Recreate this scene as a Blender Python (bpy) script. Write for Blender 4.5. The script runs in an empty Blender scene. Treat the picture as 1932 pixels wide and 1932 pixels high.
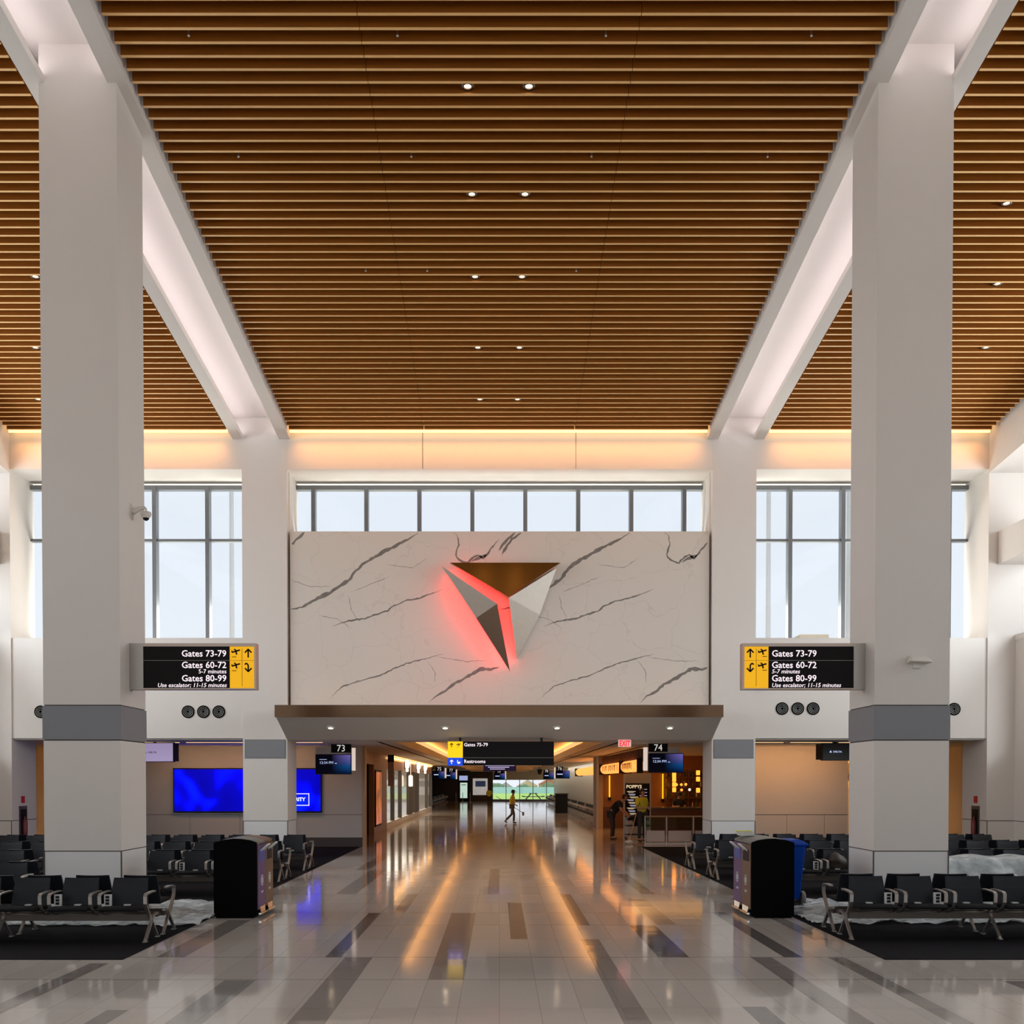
import bpy, bmesh, math, random
from mathutils import Vector, Matrix
random.seed(7)
C = bpy.context.scene.collection
PI = math.pi
# ------------------------------------------------------------------ camera, world, exposure
H = 2.1; TILT = 0.018; FPX = 2000.0
cam = bpy.data.cameras.new('camera'); cam_o = bpy.data.objects.new('camera', cam); C.objects.link(cam_o)
cam_o.location = (0, 0, H); cam_o.rotation_euler = (PI/2 - TILT, 0, 0)
cam.sensor_width = 36; cam.lens = 36*FPX/1932
cam.shift_x = (966-942)/1932; cam.shift_y = (1510-966)/1932
cam.clip_end = 2000
S = bpy.context.scene; S.camera = cam_o
S.view_settings.view_transform = 'Standard'; S.view_settings.look = 'None'
S.view_settings.exposure = 0.0; S.view_settings.gamma = 1; S.view_settings.use_curve_mapping = False
S.cycles.max_bounces = 8; S.cycles.diffuse_bounces = 5; S.cycles.glossy_bounces = 4; S.cycles.transparent_max_bounces = 10
S.cycles.sample_clamp_indirect = 6; S.cycles.caustics_reflective = False; S.cycles.caustics_refractive = False
S.cycles.use_denoising = True
w = bpy.data.worlds.new('sky'); S.world = w; w.use_nodes = True
nt = w.node_tree; bg = nt.nodes['Background']
tc = nt.nodes.new('ShaderNodeTexCoord'); mp = nt.nodes.new('ShaderNodeSeparateXYZ'); cr = nt.nodes.new('ShaderNodeValToRGB')
nt.links.new(tc.outputs['Generated'], mp.inputs[0]); nt.links.new(mp.outputs['Z'], cr.inputs[0])
cr.color_ramp.elements[0].position = 0.0; cr.color_ramp.elements[0].color = (0.90, 0.93, 0.97, 1)
cr.color_ramp.elements[1].position = 0.5; cr.color_ramp.elements[1].color = (0.80, 0.88, 0.97, 1)
nt.links.new(cr.outputs[0], bg.inputs[0]); bg.inputs[1].default_value = 1.03

def area(name, loc, rot, sx, sy, watts, col, spread=PI, glossy=True):
    l = bpy.data.lights.new(name, 'AREA'); l.shape = 'RECTANGLE'; l.size = sx; l.size_y = sy; l.energy = watts; l.color = col; l.spread = spread
    o = bpy.data.objects.new(name, l); C.objects.link(o); o.location = loc; o.rotation_euler = rot
    return o
sun = bpy.data.lights.new('sun', 'SUN'); sun.energy = 2.6; sun.angle = .05; so = bpy.data.objects.new('sun', sun); C.objects.link(so); so.rotation_euler = (.25, .1, 0)
# added area lamps standing for daylight: unseen glass wall behind the camera, side clerestories
area('daylight_fill_rear', (0, -9.6, 7.5), (PI/2, 0, 0), 26, 9, 80, (0.93, 0.95, 1.0))
area('daylight_fill_east', (16.6, 19.6, 7.2), (PI/2, 0, PI/2), 13, 5.5, 1600, (0.88, 0.94, 1.0))
area('daylight_fill_west', (-16.6, 19.6, 7.2), (PI/2, 0, -PI/2), 13, 5.5, 1600, (0.88, 0.94, 1.0))
area('soffit_fill_front', (0, 31.4, 6.6), (-PI/2-.7, 0, 0), 26, 1.8, 1500, (1.0, 0.97, 0.88))  # added lamp outside, aimed up to brighten the window head soffits

# ------------------------------------------------------------------ helpers
def P(px, py, Y):
    a = (px-942)/FPX; b = (1510-py)/FPX
    c, s = math.cos(TILT), math.sin(TILT)
    dy = c + b*s; dz = -s + b*c
    t = Y/dy
    return Vector((a*t, Y, H + dz*t))
def PX(px, Y, py=1500): return P(px, py, Y).x
def PZ(py, Y, px=942): return P(px, py, Y).z
def FL(px, py):      # floor point under a photo point
    a = (px-942)/FPX; b = (1510-py)/FPX
    c, s = math.cos(TILT), math.sin(TILT)
    dy = c + b*s; dz = -s + b*c
    t = -H/dz
    return Vector((a*t, dy*t, 0))

class MB:
    def __init__(s): s.v = []; s.f = []; s.m = []; s.sm = []
    def add(s, vs, fs, mi=0, smooth=False):
        b = len(s.v); s.v += [tuple(v) for v in vs]
        for f in fs: s.f.append([b+i for i in f]); s.m.append(mi); s.sm.append(smooth)
        return s
    def box(s, x0, x1, y0, y1, z0, z1, mi=0):
        if x0 > x1: x0, x1 = x1, x0
        if y0 > y1: y0, y1 = y1, y0
        if z0 > z1: z0, z1 = z1, z0
        return s.add([(x0,y0,z0),(x1,y0,z0),(x1,y1,z0),(x0,y1,z0),(x0,y0,z1),(x1,y0,z1),(x1,y1,z1),(x0,y1,z1)],
            [(0,3,2,1),(4,5,6,7),(0,1,5,4),(1,2,6,5),(2,3,7,6),(3,0,4,7)], mi)
    def quad(s, a, b, c, d, mi=0): return s.add([a,b,c,d], [(0,1,2,3)], mi)
    def hexa(s, lo, hi, mi=0):     # lo, hi: 4 points each, same winding
        return s.add(list(lo)+list(hi), [(0,3,2,1),(4,5,6,7),(0,1,5,4),(1,2,6,5),(2,3,7,6),(3,0,4,7)], mi)
    def prism(s, pts, axis, a, b, mi=0):  # polygon pts (2d) extruded along axis from a to b
        def mk(p, t):
            if axis == 'x': return (t, p[0], p[1])
            if axis == 'y': return (p[0], t, p[1])
            return (p[0], p[1], t)
        n = len(pts)
        vs = [mk(p, a) for p in pts] + [mk(p, b) for p in pts]
        fs = [list(range(n))[::-1], list(range(n, 2*n))] + [(i, (i+1) % n, n+(i+1) % n, n+i) for i in range(n)]
        return s.add(vs, fs, mi)
    def tube(s, path, r, n=8, mi=0, cap=True):
        path = [Vector(p) for p in path]; rs = r if isinstance(r, (list, tuple)) else [r]*len(path)
        rings = []
        for i, p in enumerate(path):
            d = (path[min(i+1, len(path)-1)] - path[max(i-1, 0)]).normalized()
            u = d.cross(Vector((0, 0, 1)));
            if u.length < 1e-3: u = Vector((1, 0, 0))
            u.normalize(); vv = d.cross(u)
            rings.append([p + (u*math.cos(2*PI*k/n) + vv*math.sin(2*PI*k/n))*rs[i] for k in range(n)])
        vs = [q for rg in rings for q in rg]
        fs = [(i*n+k, i*n+(k+1) % n, (i+1)*n+(k+1) % n, (i+1)*n+k) for i in range(len(path)-1) for k in range(n)]
        s.add(vs, fs, mi, True)
        if cap: s.add(rings[0], [list(range(n))[::-1]], mi); s.add(rings[-1], [list(range(n))], mi)
        return s
    def lathe(s, prof, c=(0,0,0), axis='z', n=20, mi=0, cap=True):   # prof: (r, h)
        vs = []
        for r, h in prof:
            for k in range(n):
                a = 2*PI*k/n; p = (r*math.cos(a), r*math.sin(a), h)
                if axis == 'y': p = (p[0], p[2], p[1])
                if axis == 'x': p = (p[2], p[0], p[1])
                vs.append((p[0]+c[0], p[1]+c[1], p[2]+c[2]))
        fs = [(i*n+k, i*n+(k+1) % n, (i+1)*n+(k+1) % n, (i+1)*n+k) for i in range(len(prof)-1) for k in range(n)]
        s.add(vs, fs, mi, True)
        if cap and prof[0][0] > 1e-4: s.add(vs[:n], [list(range(n))[::-1]], mi)
        if cap and prof[-1][0] > 1e-4: s.add(vs[-n:], [list(range(n))], mi)
        return s
    def strip(s, path, w, t, mi=0):  # flat bar in the YZ plane: path of (y,z), width w in x, thickness t
        path = [Vector((0, p[0], p[1])) for p in path]; L = []
        for i, p in enumerate(path):
            d = (path[min(i+1, len(path)-1)] - path[max(i-1, 0)]).normalized(); nn = Vector((0, -d.z, d.y))*(t/2)
            L.append([p+nn+Vector((-w/2,0,0)), p+nn+Vector((w/2,0,0)), p-nn+Vector((w/2,0,0)), p-nn+Vector((-w/2,0,0))])
        vs = [q for r in L for q in r]
        fs = [(i*4+k, i*4+(k+1) % 4, (i+1)*4+(k+1) % 4, (i+1)*4+k) for i in range(len(path)-1) for k in range(4)]
        fs += [(3,2,1,0), tuple(len(vs)-4+k for k in range(4))]
        return s.add(vs, fs, mi)
    def xf(s, M):
        s.v = [tuple(M @ Vector(v)) for v in s.v]; return s
    def mesh(s, name, mats):
        me = bpy.data.meshes.new(name); me.from_pydata(s.v, [], s.f)
        for m in (mats if isinstance(mats, (list, tuple)) else [mats]): me.materials.append(m)
        for p, mi, sm in zip(me.polygons, s.m, s.sm): p.material_index = mi; p.use_smooth = sm
        bm = bmesh.new(); bm.from_mesh(me); bmesh.ops.recalc_face_normals(bm, faces=bm.faces); bm.to_mesh(me); bm.free()
        me.update(); return me
    def build(s, name, mats, parent=None, bevel=0, **kw):
        return link(s.mesh(name, mats), name, parent, bevel, **kw)
def link(me, name, parent=None, bevel=0, label=None, cat=None, group=None, kind=None, loc=None):
    o = bpy.data.objects.new(name, me); C.objects.link(o)
    if parent: o.parent = parent
    if loc: o.location = loc
    if bevel:
        b = o.modifiers.new('bevel', 'BEVEL'); b.width = bevel; b.segments = 2; b.limit_method = 'ANGLE'
    label = fixlabel(label); group = fixlabel(group)
    for k, v in (('label', label), ('category', cat), ('group', group), ('kind', kind)):
        if v: o[k] = v
    return o
def thing(name, label, cat, loc=(0,0,0), rz=0, group=None):
    o = bpy.data.objects.new(name, None); C.objects.link(o); o.location = loc; o.rotation_euler = (0, 0, rz)
    o.empty_display_size = .1; o['label'] = fixlabel(label); group = fixlabel(group); o['category'] = cat
    if group: o['group'] = group
    return o
def struct(mb, name, mats, bevel=0, parent=None):
    return mb.build(name, mats, parent, bevel, kind=None if parent else 'structure')
def fixlabel(t): return t.replace('gate 73 side', 'video wall side').replace('gate 74 side', 'restaurant side').replace('gate 73', 'video wall side').replace('gate 74', 'restaurant side') if t else t
def copytree(root, loc=None, rz=None, label=None, group=None):
    def rec(o, par):
        c = o.copy(); C.objects.link(c)
        if par: c.parent = par
        for ch in o.children: rec(ch, c)
        return c
    r = rec(root, None)
    if loc is not None: r.location = loc
    if rz is not None: r.rotation_euler = (0, 0, rz)
    if label: r['label'] = label
    if group: r['group'] = group
    return r
def text_mb(txt, size, align='LEFT', bold=0.0, shear=0.0, squeeze=1.0, depth=0.004):
    cu = bpy.data.curves.new('lettering', 'FONT'); cu.body = txt; cu.size = size; cu.align_x = align; cu.offset = bold*size
    cu.shear = shear; cu.extrude = depth/2; cu.resolution_u = 2
    ob = bpy.data.objects.new('lettering', cu); me = bpy.data.meshes.new_from_object(ob)
    mb = MB(); mb.add([(v.co.x*squeeze, -v.co.z, v.co.y) for v in me.vertices], [list(p.vertices) for p in me.polygons])
    bpy.data.meshes.remove(me); bpy.data.objects.remove(ob); bpy.data.curves.remove(cu)
    return mb          # stands in the XZ plane, facing -Y
def lettering(txt, size, loc, mat, parent, align='LEFT', bold=0.02, shear=0.0, squeeze=1.0, rz=0, name='lettering'):
    mb = text_mb(txt, size, align, bold, shear, squeeze)
    mb.xf(Matrix.Translation(loc) @ Matrix.Rotation(rz, 4, 'Z'))
    return mb.build(name, mat, parent)

# ------------------------------------------------------------------ materials
def pm(name, col, rough=.6, metal=0, var=.06, scale=8, bump=0, emis=None, es=0, coat=0, spec=.5, stretch=(1,1,1), alpha=1, vscale=None):
    m = bpy.data.materials.new(name); m.use_nodes = True; n = m.node_tree; b = n.nodes['Principled BSDF']; L = n.links
    tc = n.nodes.new('ShaderNodeTexCoord'); mp = n.nodes.new('ShaderNodeMapping'); mp.inputs['Scale'].default_value = stretch
    nz = n.nodes.new('ShaderNodeTexNoise'); nz.inputs['Scale'].default_value = scale; nz.inputs['Detail'].default_value = 4
    L.new(tc.outputs['Object'], mp.inputs[0]); L.new(mp.outputs[0], nz.inputs['Vector'])
    mx = n.nodes.new('ShaderNodeMix'); mx.data_type = 'RGBA'
    mx.inputs[6].default_value = tuple(max(0, c*(1-var)) for c in col)+(1,); mx.inputs[7].default_value = tuple(min(1, c*(1+var)) for c in col)+(1,)
    L.new(nz.outputs['Fac'], mx.inputs[0]); L.new(mx.outputs[2], b.inputs['Base Color'])
    b.inputs['Roughness'].default_value = rough; b.inputs['Metallic'].default_value = metal
    b.inputs['Specular IOR Level'].default_value = spec; b.inputs['Coat Weight'].default_value = coat; b.inputs['Coat Roughness'].default_value = .1
    b.inputs['Alpha'].default_value = alpha
    if emis: b.inputs['Emission Color'].default_value = tuple(emis)+(1,); b.inputs['Emission Strength'].default_value = es
    if bump:
        bp = n.nodes.new('ShaderNodeBump'); bp.inputs['Strength'].default_value = bump; bp.inputs['Distance'].default_value = .02
        L.new(nz.outputs['Fac'], bp.inputs['Height']); L.new(bp.outputs[0], b.inputs['Normal'])
    return m
def em(name, col, s): return pm(name, tuple(c*.5 for c in col), .5, emis=col, es=s, var=0)
WHITE = pm('white_plaster', (.74, .695, .645), .75, var=.02, scale=3, bump=.02)
PANEL = pm('white_metal_panel', (.74, .74, .73), .45, var=.02, scale=2)
GREYB = pm('grey_band_panel', (.23, .235, .25), .5, var=.04)
JOINT = pm('joint_line', (.10, .09, .08), .8)
WOOD_LIT = pm('ceiling_wood_lit_underside', (.95, .57, .22), .5, var=.06, scale=5, stretch=(.25, 6, 6))  # same slat wood, lightened: light from below put into the bottom faces
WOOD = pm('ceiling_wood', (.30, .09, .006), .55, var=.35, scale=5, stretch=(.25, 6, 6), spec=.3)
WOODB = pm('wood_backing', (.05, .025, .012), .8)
SOFF = pm('soffit_white', (.74, .70, .64), .7, var=.02)
MULL = pm('mullion_metal', (.20, .21, .22), .4, .6)
TANW = pm('tan_wall_panel', (.62, .52, .43), .5, var=.04, scale=2)
GREYW = pm('grey_fabric_wall', (.42, .40, .39), .8, var=.06, scale=60, bump=.05)
BASEB = pm('dark_baseboard', (.045, .036, .032), .5)
BRONZE = pm('bronze_mirror_metal', (.115, .068, .04), .14, 1, var=.05)
SIGNFR = pm('sign_bronze_frame', (.42, .33, .27), .35, .8, var=.04)
SIGNSD = pm('sign_grey_metal', (.42, .39, .35), .4, .6)
BLACKP = pm('sign_black_face', (.009, .007, .007), .6, spec=.15)
YELLOW = em('sign_yellow', (.93, .46, .0), .75)
LETTER = em('sign_lettering', (1, .86, .93), .95)
BLUEP = em('sign_blue', (.0, .06, .75), .8)
BLACK = pm('black_plastic', (.008, .008, .009), .5, spec=.25)
LEATHER = pm('black_leather', (.008, .010, .015), .5, var=.2, scale=40, bump=.08, spec=.3)
FABRICS = pm('seat_fabric', (.009, .009, .010), .8, spec=.2, var=.2, scale=80, bump=.1)
ALU = pm('cast_aluminium', (.46, .43, .40), .35, .85, var=.06, scale=20)
BEAMM = pm('seat_beam_metal', (.12, .10, .085), .4, .7)
WPLAST = pm('white_plastic', (.68, .70, .68), .45)
CHROME = pm('chrome', (.75, .78, .8), .12, 1)
CARPET = pm('carpet_charcoal', (.010, .009, .011), .95, var=.7, scale=140, bump=.5, spec=.08)
LEDW = em('cool_led', (.95, .90, 1.0), 5)
LEDO = em('warm_led', (1.0, .60, .22), 14)
LEDOS = em('warm_led_soft', (1.0, .50, .14), 12)
RED = em('red_led', (1.0, .006, .003), 34)
LEDGOLD = em('gold_led', (1.0, .60, .20), 3)
def glass(name, tint=(.9, .97, .95), refl=.08):
    m = bpy.data.materials.new(name); m.use_nodes = True; n = m.node_tree; n.nodes.clear()
    o = n.nodes.new('ShaderNodeOutputMaterial'); t = n.nodes.new('ShaderNodeBsdfTransparent'); g = n.nodes.new('ShaderNodeBsdfGlossy')
    t.inputs[0].default_value = tint+(1,); g.inputs['Roughness'].default_value = .02
    lw = n.nodes.new('ShaderNodeLayerWeight'); pw = n.nodes.new('ShaderNodeMath'); pw.operation = 'POWER'; pw.inputs[1].default_value = 4
    n.links.new(lw.outputs['Facing'], pw.inputs[0]); fr = n.nodes.new('ShaderNodeMath'); fr.operation = 'MULTIPLY_ADD'; fr.inputs[1].default_value = .4; fr.inputs[2].default_value = .03; n.links.new(pw.outputs[0], fr.inputs[0]); mx = n.nodes.new('ShaderNodeMixShader')
    n.links.new(fr.outputs[0], mx.inputs[0]); n.links.new(t.outputs[0], mx.inputs[1]); n.links.new(g.outputs[0], mx.inputs[2]); n.links.new(mx.outputs[0], o.inputs[0])
    return m
GLASS = glass('window_glass', (.97, .985, 1)); GLASSG = glass('green_glass', (.72, .86, .78))

def floor_mat():
    m = bpy.data.materials.new('terrazzo_tile'); m.use_nodes = True; n = m.node_tree; L = n.links; b = n.nodes['Principled BSDF']
    def N(t, **k):
        x = n.nodes.new(t)
        for a, v in k.items(): setattr(x, a, v)
        return x
    def M(op, a, bb=None, c=None):
        x = N('ShaderNodeMath', operation=op)
        for i, v in enumerate((a, bb, c)):
            if v is None: continue
            if isinstance(v, (int, float)): x.inputs[i].default_value = v
            else: L.new(v, x.inputs[i])
        return x.outputs[0]
    tc = N('ShaderNodeTexCoord'); sp = N('ShaderNodeSeparateXYZ'); L.new(tc.outputs['Object'], sp.inputs[0])
    X, Y = sp.outputs['X'], sp.outputs['Y']
    def line(coord, period, off, wd):
        f = M('FRACT', M('DIVIDE', M('ADD', coord, 1000*period-off), period))
        d = M('MULTIPLY', M('SUBTRACT', .5, M('ABSOLUTE', M('SUBTRACT', f, .5))), period)
        return M('LESS_THAN', d, wd)
    lx = line(X, .378, 0, .0022); ly = line(Y, 1.4125, 9.78, .003)
    l1 = line(Y, 4.2375, 11.19, .009); l2 = line(Y, 4.2375, 12.62, .009)
    thin = M('MULTIPLY', M('MAXIMUM', lx, ly), .62); ln = M('MAXIMUM', thin, M('MULTIPLY', M('MAXIMUM', l1, l2), 1.15))
    # per tile tone
    fx = M('FLOOR', M('DIVIDE', X, .378)); fy = M('FLOOR', M('DIVIDE', M('SUBTRACT', Y, 9.78), 1.4125))
    cb = N('ShaderNodeCombineXYZ'); L.new(fx, cb.inputs[0]); L.new(fy, cb.inputs[1])
    wn = N('ShaderNodeTexWhiteNoise', noise_dimensions='2D'); L.new(cb.outputs[0], wn.inputs['Vector'])
    sk = N('ShaderNodeTexNoise'); sk.inputs['Scale'].default_value = 90; sk.inputs['Detail'].default_value = 3; L.new(tc.outputs['Object'], sk.inputs['Vector'])
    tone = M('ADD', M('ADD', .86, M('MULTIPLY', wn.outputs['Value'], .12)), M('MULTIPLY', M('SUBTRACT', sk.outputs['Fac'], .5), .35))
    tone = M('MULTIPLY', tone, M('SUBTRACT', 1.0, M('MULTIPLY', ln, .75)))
    info = N('ShaderNodeAttribute'); info.attribute_name = 'tint'
    mul = N('ShaderNodeVectorMath', operation='SCALE'); L.new(info.outputs['Vector'], mul.inputs[0]); L.new(tone, mul.inputs['Scale'])
    L.new(mul.outputs[0], b.inputs['Base Color'])
    big = N('ShaderNodeTexNoise'); big.inputs['Scale'].default_value = .8; big.inputs['Detail'].default_value = 3; L.new(tc.outputs['Object'], big.inputs['Vector'])
    r = M('ADD', .035, M('MULTIPLY', big.outputs['Fac'], .09)); L.new(r, b.inputs['Roughness'])
    # each tile lies a hair out of level, which breaks up long reflections
    bmp = N('ShaderNodeBump'); bmp.inputs['Strength'].default_value = .5; bmp.inputs['Distance'].default_value = .004
    wv = N('ShaderNodeTexNoise'); wv.inputs['Scale'].default_value = 1.1; mp = N('ShaderNodeMapping'); mp.inputs['Scale'].default_value = (.35, 1.6, 1)
    L.new(tc.outputs['Object'], mp.inputs[0]); L.new(mp.outputs[0], wv.inputs['Vector']); L.new(wv.outputs['Fac'], bmp.inputs['Height']); L.new(bmp.outputs[0], b.inputs['Normal'])
    b.inputs['Specular IOR Level'].default_value = .62
    return m
FLOORM = floor_mat()

def marble_mat():
    m = bpy.data.materials.new('marble_slab'); m.use_nodes = True; n = m.node_tree; L = n.links; b = n.nodes['Principled BSDF']
    tc = n.nodes.new('ShaderNodeTexCoord')
    nz = n.nodes.new('ShaderNodeTexNoise'); nz.inputs['Scale'].default_value = .9; nz.inputs['Detail'].default_value = 6; L.new(tc.outputs['Object'], nz.inputs['Vector'])
    va = n.nodes.new('ShaderNodeVectorMath'); va.operation = 'MULTIPLY_ADD'; va.inputs[1].default_value = (1.3,)*3
    L.new(nz.outputs['Color'], va.inputs[0]); L.new(tc.outputs['Object'], va.inputs[2])
    vo = n.nodes.new('ShaderNodeTexVoronoi'); vo.feature = 'DISTANCE_TO_EDGE'; vo.inputs['Scale'].default_value = .75; L.new(va.outputs[0], vo.inputs['Vector'])
    r = n.nodes.new('ShaderNodeValToRGB'); r.color_ramp.elements[0].position = 0; r.color_ramp.elements[0].color = (.61, .555, .485, 1)
    r.color_ramp.elements[1].position = .012; r.color_ramp.elements[1].color = (.70, .64, .57, 1); L.new(vo.outputs['Distance'], r.inputs[0])
    mx = n.nodes.new('ShaderNodeMix'); mx.data_type = 'RGBA'; mx.blend_type = 'MULTIPLY'; mx.inputs[0].default_value = .35
    n2 = n.nodes.new('ShaderNodeTexNoise'); n2.inputs['Scale'].default_value = .5; n2.inputs['Detail'].default_value = 5; L.new(tc.outputs['Object'], n2.inputs['Vector'])
    L.new(r.outputs[0], mx.inputs[6]); L.new(n2.outputs['Color'], mx.inputs[7])
    r2 = n.nodes.new('ShaderNodeMix'); r2.data_type = 'RGBA'; L.new(n2.outputs['Fac'], r2.inputs[0]); L.new(r.outputs[0], r2.inputs[6]); r2.inputs[7].default_value = (.68, .61, .53, 1)
    r2.inputs[0].default_value = .5
    mm = n.nodes.new('ShaderNodeMath'); mm.operation = 'MULTIPLY'; mm.inputs[1].default_value = .5; L.new(n2.outputs['Fac'], mm.inputs[0]); L.new(mm.outputs[0], r2.inputs[0])
    L.new(r2.outputs[2], b.inputs['Base Color']); b.inputs['Roughness'].default_value = .22
    return m
MARBLE = marble_mat(); VEIN = pm('marble_vein', (.20, .175, .15), .25, var=.5, scale=6)

# ------------------------------------------------------------------ the hall
YF = 28.65; YW = 29.95; YT = 33.9
XO = 13.17                                     # face of the outer piers
Z0 = PZ(814, 28.4)
def zc(y): return Z0 + .1092*(28.4-y)
ZFB = PZ(885, YF); ZSILL = PZ(1203, YF); ZPB = PZ(1393, YF); ZHEAD = PZ(920, YW)
ZL = zb = PZ(1395.5, YF)
# floor with accent strips, each strip inlaid in the same slab
def floor_mesh():
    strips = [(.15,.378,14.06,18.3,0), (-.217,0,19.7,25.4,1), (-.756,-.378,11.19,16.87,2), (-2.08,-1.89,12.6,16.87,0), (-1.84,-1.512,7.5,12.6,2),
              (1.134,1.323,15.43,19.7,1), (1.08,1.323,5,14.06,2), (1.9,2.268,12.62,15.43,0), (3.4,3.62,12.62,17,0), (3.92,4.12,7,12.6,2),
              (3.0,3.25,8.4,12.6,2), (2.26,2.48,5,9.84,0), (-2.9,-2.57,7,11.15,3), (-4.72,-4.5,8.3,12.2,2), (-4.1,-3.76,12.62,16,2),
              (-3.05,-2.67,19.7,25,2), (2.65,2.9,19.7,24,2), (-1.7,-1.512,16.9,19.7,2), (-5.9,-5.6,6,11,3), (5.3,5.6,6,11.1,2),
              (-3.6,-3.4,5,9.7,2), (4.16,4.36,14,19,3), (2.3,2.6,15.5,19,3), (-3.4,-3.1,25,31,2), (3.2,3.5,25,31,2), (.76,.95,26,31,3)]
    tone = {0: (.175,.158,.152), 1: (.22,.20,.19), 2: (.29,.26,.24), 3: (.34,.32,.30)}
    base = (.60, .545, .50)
    xs = sorted(set([-60, 60, -4.43, 4.54] + [v for s in strips for v in s[:2]])); ys = sorted(set([-14, 12.43, 118] + [v for s in strips for v in s[2:4]]))
    bm = bmesh.new(); lay = bm.loops.layers.float_color.new('tint')
    g = [[bm.verts.new((x, y, 0)) for y in ys] for x in xs]
    for i in range(len(xs)-1):
        for j in range(len(ys)-1):
            cx, cy = (xs[i]+xs[i+1])/2, (ys[j]+ys[j+1])/2
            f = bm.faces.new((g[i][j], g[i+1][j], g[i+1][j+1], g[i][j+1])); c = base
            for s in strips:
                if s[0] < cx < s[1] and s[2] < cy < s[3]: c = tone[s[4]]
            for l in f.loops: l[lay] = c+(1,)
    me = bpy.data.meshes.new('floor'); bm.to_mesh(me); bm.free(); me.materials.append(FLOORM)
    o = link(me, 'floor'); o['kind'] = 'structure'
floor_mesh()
for sx, x0, yb in ((-1, 4.43, 33.85), (1, 4.54, 33.85)):
    m = MB(); m.prism([(sx*x0, 12.43), (sx*14.2, 12.43), (sx*14.2, yb), (sx*x0, yb)], 'z', .0, .008)
    struct(m, 'floor_carpet', CARPET)

# near and far columns
def column(x0, x1, y0, depth, ztop, zb0, zb1, zrail, wrap=True):
    m = MB(); y1 = y0+depth
    def seg(z0, z1, e, mi): m.box(x0-e, x1+e, y0-e, y1+e, z0, z1, mi)
    seg(0, .14, -.02, 2)
    seg(.14, zrail-.008, 0, 3); seg(zrail-.008, zrail+.008, -.012, 2); seg(zrail+.008, zb0-.012, 0, 0)
    if wrap: seg(zb0-.012, zb0+.006, -.012, 2); seg(zb0+.006, zb1-.006, .012, 1); seg(zb1-.006, zb1+.012, -.012, 2); seg(zb1+.012, ztop, 0, 0)
    else: seg(zb0-.012, ztop, 0, 0); m.box(x0+.05, x1-.05, y0-.006, y0, zb0-.01, zb1+.01, 2); m.box(x0+.06, x1-.06, y0-.02, y0, zb0, zb1, 1)
    for x, y in ((x0, y0), (x1, y0), (x0, y1), (x1, y1)):      # open corner joint of the lower cladding
        m.box(x-.009, x+.009, y-.009, y+.009, .14, zrail, 2)
    struct(m, 'column', [WHITE, GREYB, JOINT, PANEL])
YN = 16.2
NL = (PX(84, YN, 1620), PX(229, YN, 1620)); NR = (PX(1648, YN, 1620), PX(1789, YN, 1620))
zr = PZ(1606, YN)
for a, b in (NL, NR): column(a, b, YN, 1.15, zc(YN)+.6, PZ(1396, YN), PZ(1331, YN), zr)
FLX = (PX(457.5, YF, 1200), PX(541.5, YF, 1200)); FRX = (PX(1343.5, YF, 1200), PX(1426, YF, 1200))
for a, b in (FLX, FRX): column(a, b, YF, 1.25, zc(YF)+.6, PZ(1430, YF), PZ(1396, YF), PZ(1549, YF), False)

# slatted ceilings: three bays
edges = [(-XO+.12, -7.24), (-5.58, 5.54), (7.2, XO-.12)]
for k, (x0, x1) in enumerate(edges):
    m = MB(); y = 28.28
    cuts = [x0, x1] if k != 1 else [x0, -2.0, -1.992, 1.992, 2.0, x1]
    while y > -6:
        z = zc(y)
        segs = [(cuts[i], cuts[i+1]) for i in range(0, len(cuts), 2)]
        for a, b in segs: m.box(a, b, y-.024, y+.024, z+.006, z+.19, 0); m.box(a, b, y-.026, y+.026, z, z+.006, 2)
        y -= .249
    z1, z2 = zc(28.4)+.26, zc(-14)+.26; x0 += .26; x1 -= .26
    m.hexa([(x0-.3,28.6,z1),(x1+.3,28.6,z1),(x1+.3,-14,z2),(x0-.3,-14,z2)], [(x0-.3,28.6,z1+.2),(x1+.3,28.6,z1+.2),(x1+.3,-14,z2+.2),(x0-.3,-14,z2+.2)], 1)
    struct(m, 'ceiling', [WOOD, WOODB, WOOD_LIT])
# white channel beams with concealed light, from the far wall over the columns
for sx, off in ((-1, 0.0), (1, -.04)):
    m = MB()
    def sl(xa, xb, zlo, zhi, mi=0, y0=YF-.01, y1=-14):
        xa, xb = sx*xa+off, sx*xb+off
        m.hexa([(xa,y0,zc(y0)+zlo),(xb,y0,zc(y0)+zlo),(xb,y1,zc(y1)+zlo),(xa,y1,zc(y1)+zlo)],
               [(xa,y0,zc(y0)+zhi),(xb,y0,zc(y0)+zhi),(xb,y1,zc(y1)+zhi),(xa,y1,zc(y1)+zhi)], mi)
    sl(5.62, 5.92, -.10, -.04); sl(6.88, 7.16, -.10, -.04)      # lips
    sl(5.62, 5.66, -.04, .48); sl(7.12, 7.16, -.04, .48)        # sides
    sl(5.88, 5.92, -.04, .02); sl(6.88, 6.92, -.04, .02)        # upstands hiding the light
    sl(5.62, 7.16, .48, .54)                                    # lit panel
    struct(m, 'ceiling_beam', [WHITE])
    for xa, xb in ((5.70, 5.80), (7.0, 7.10)):
        for ya, yb, wh in ((YF-.1, YN+1.2, 'beyond'), (YN-.03, -14, 'before')):
            m = MB(); sl(xa, xb, .0, .03, 0, ya, yb)
            m.build('light_strip', [LEDW], label='white light strip in the %s channel beam, %s edge, %s the big column' % ('video wall side' if sx < 0 else 'restaurant side', 'inner' if xa < 6 else 'outer', wh), cat='light strip')
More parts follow.
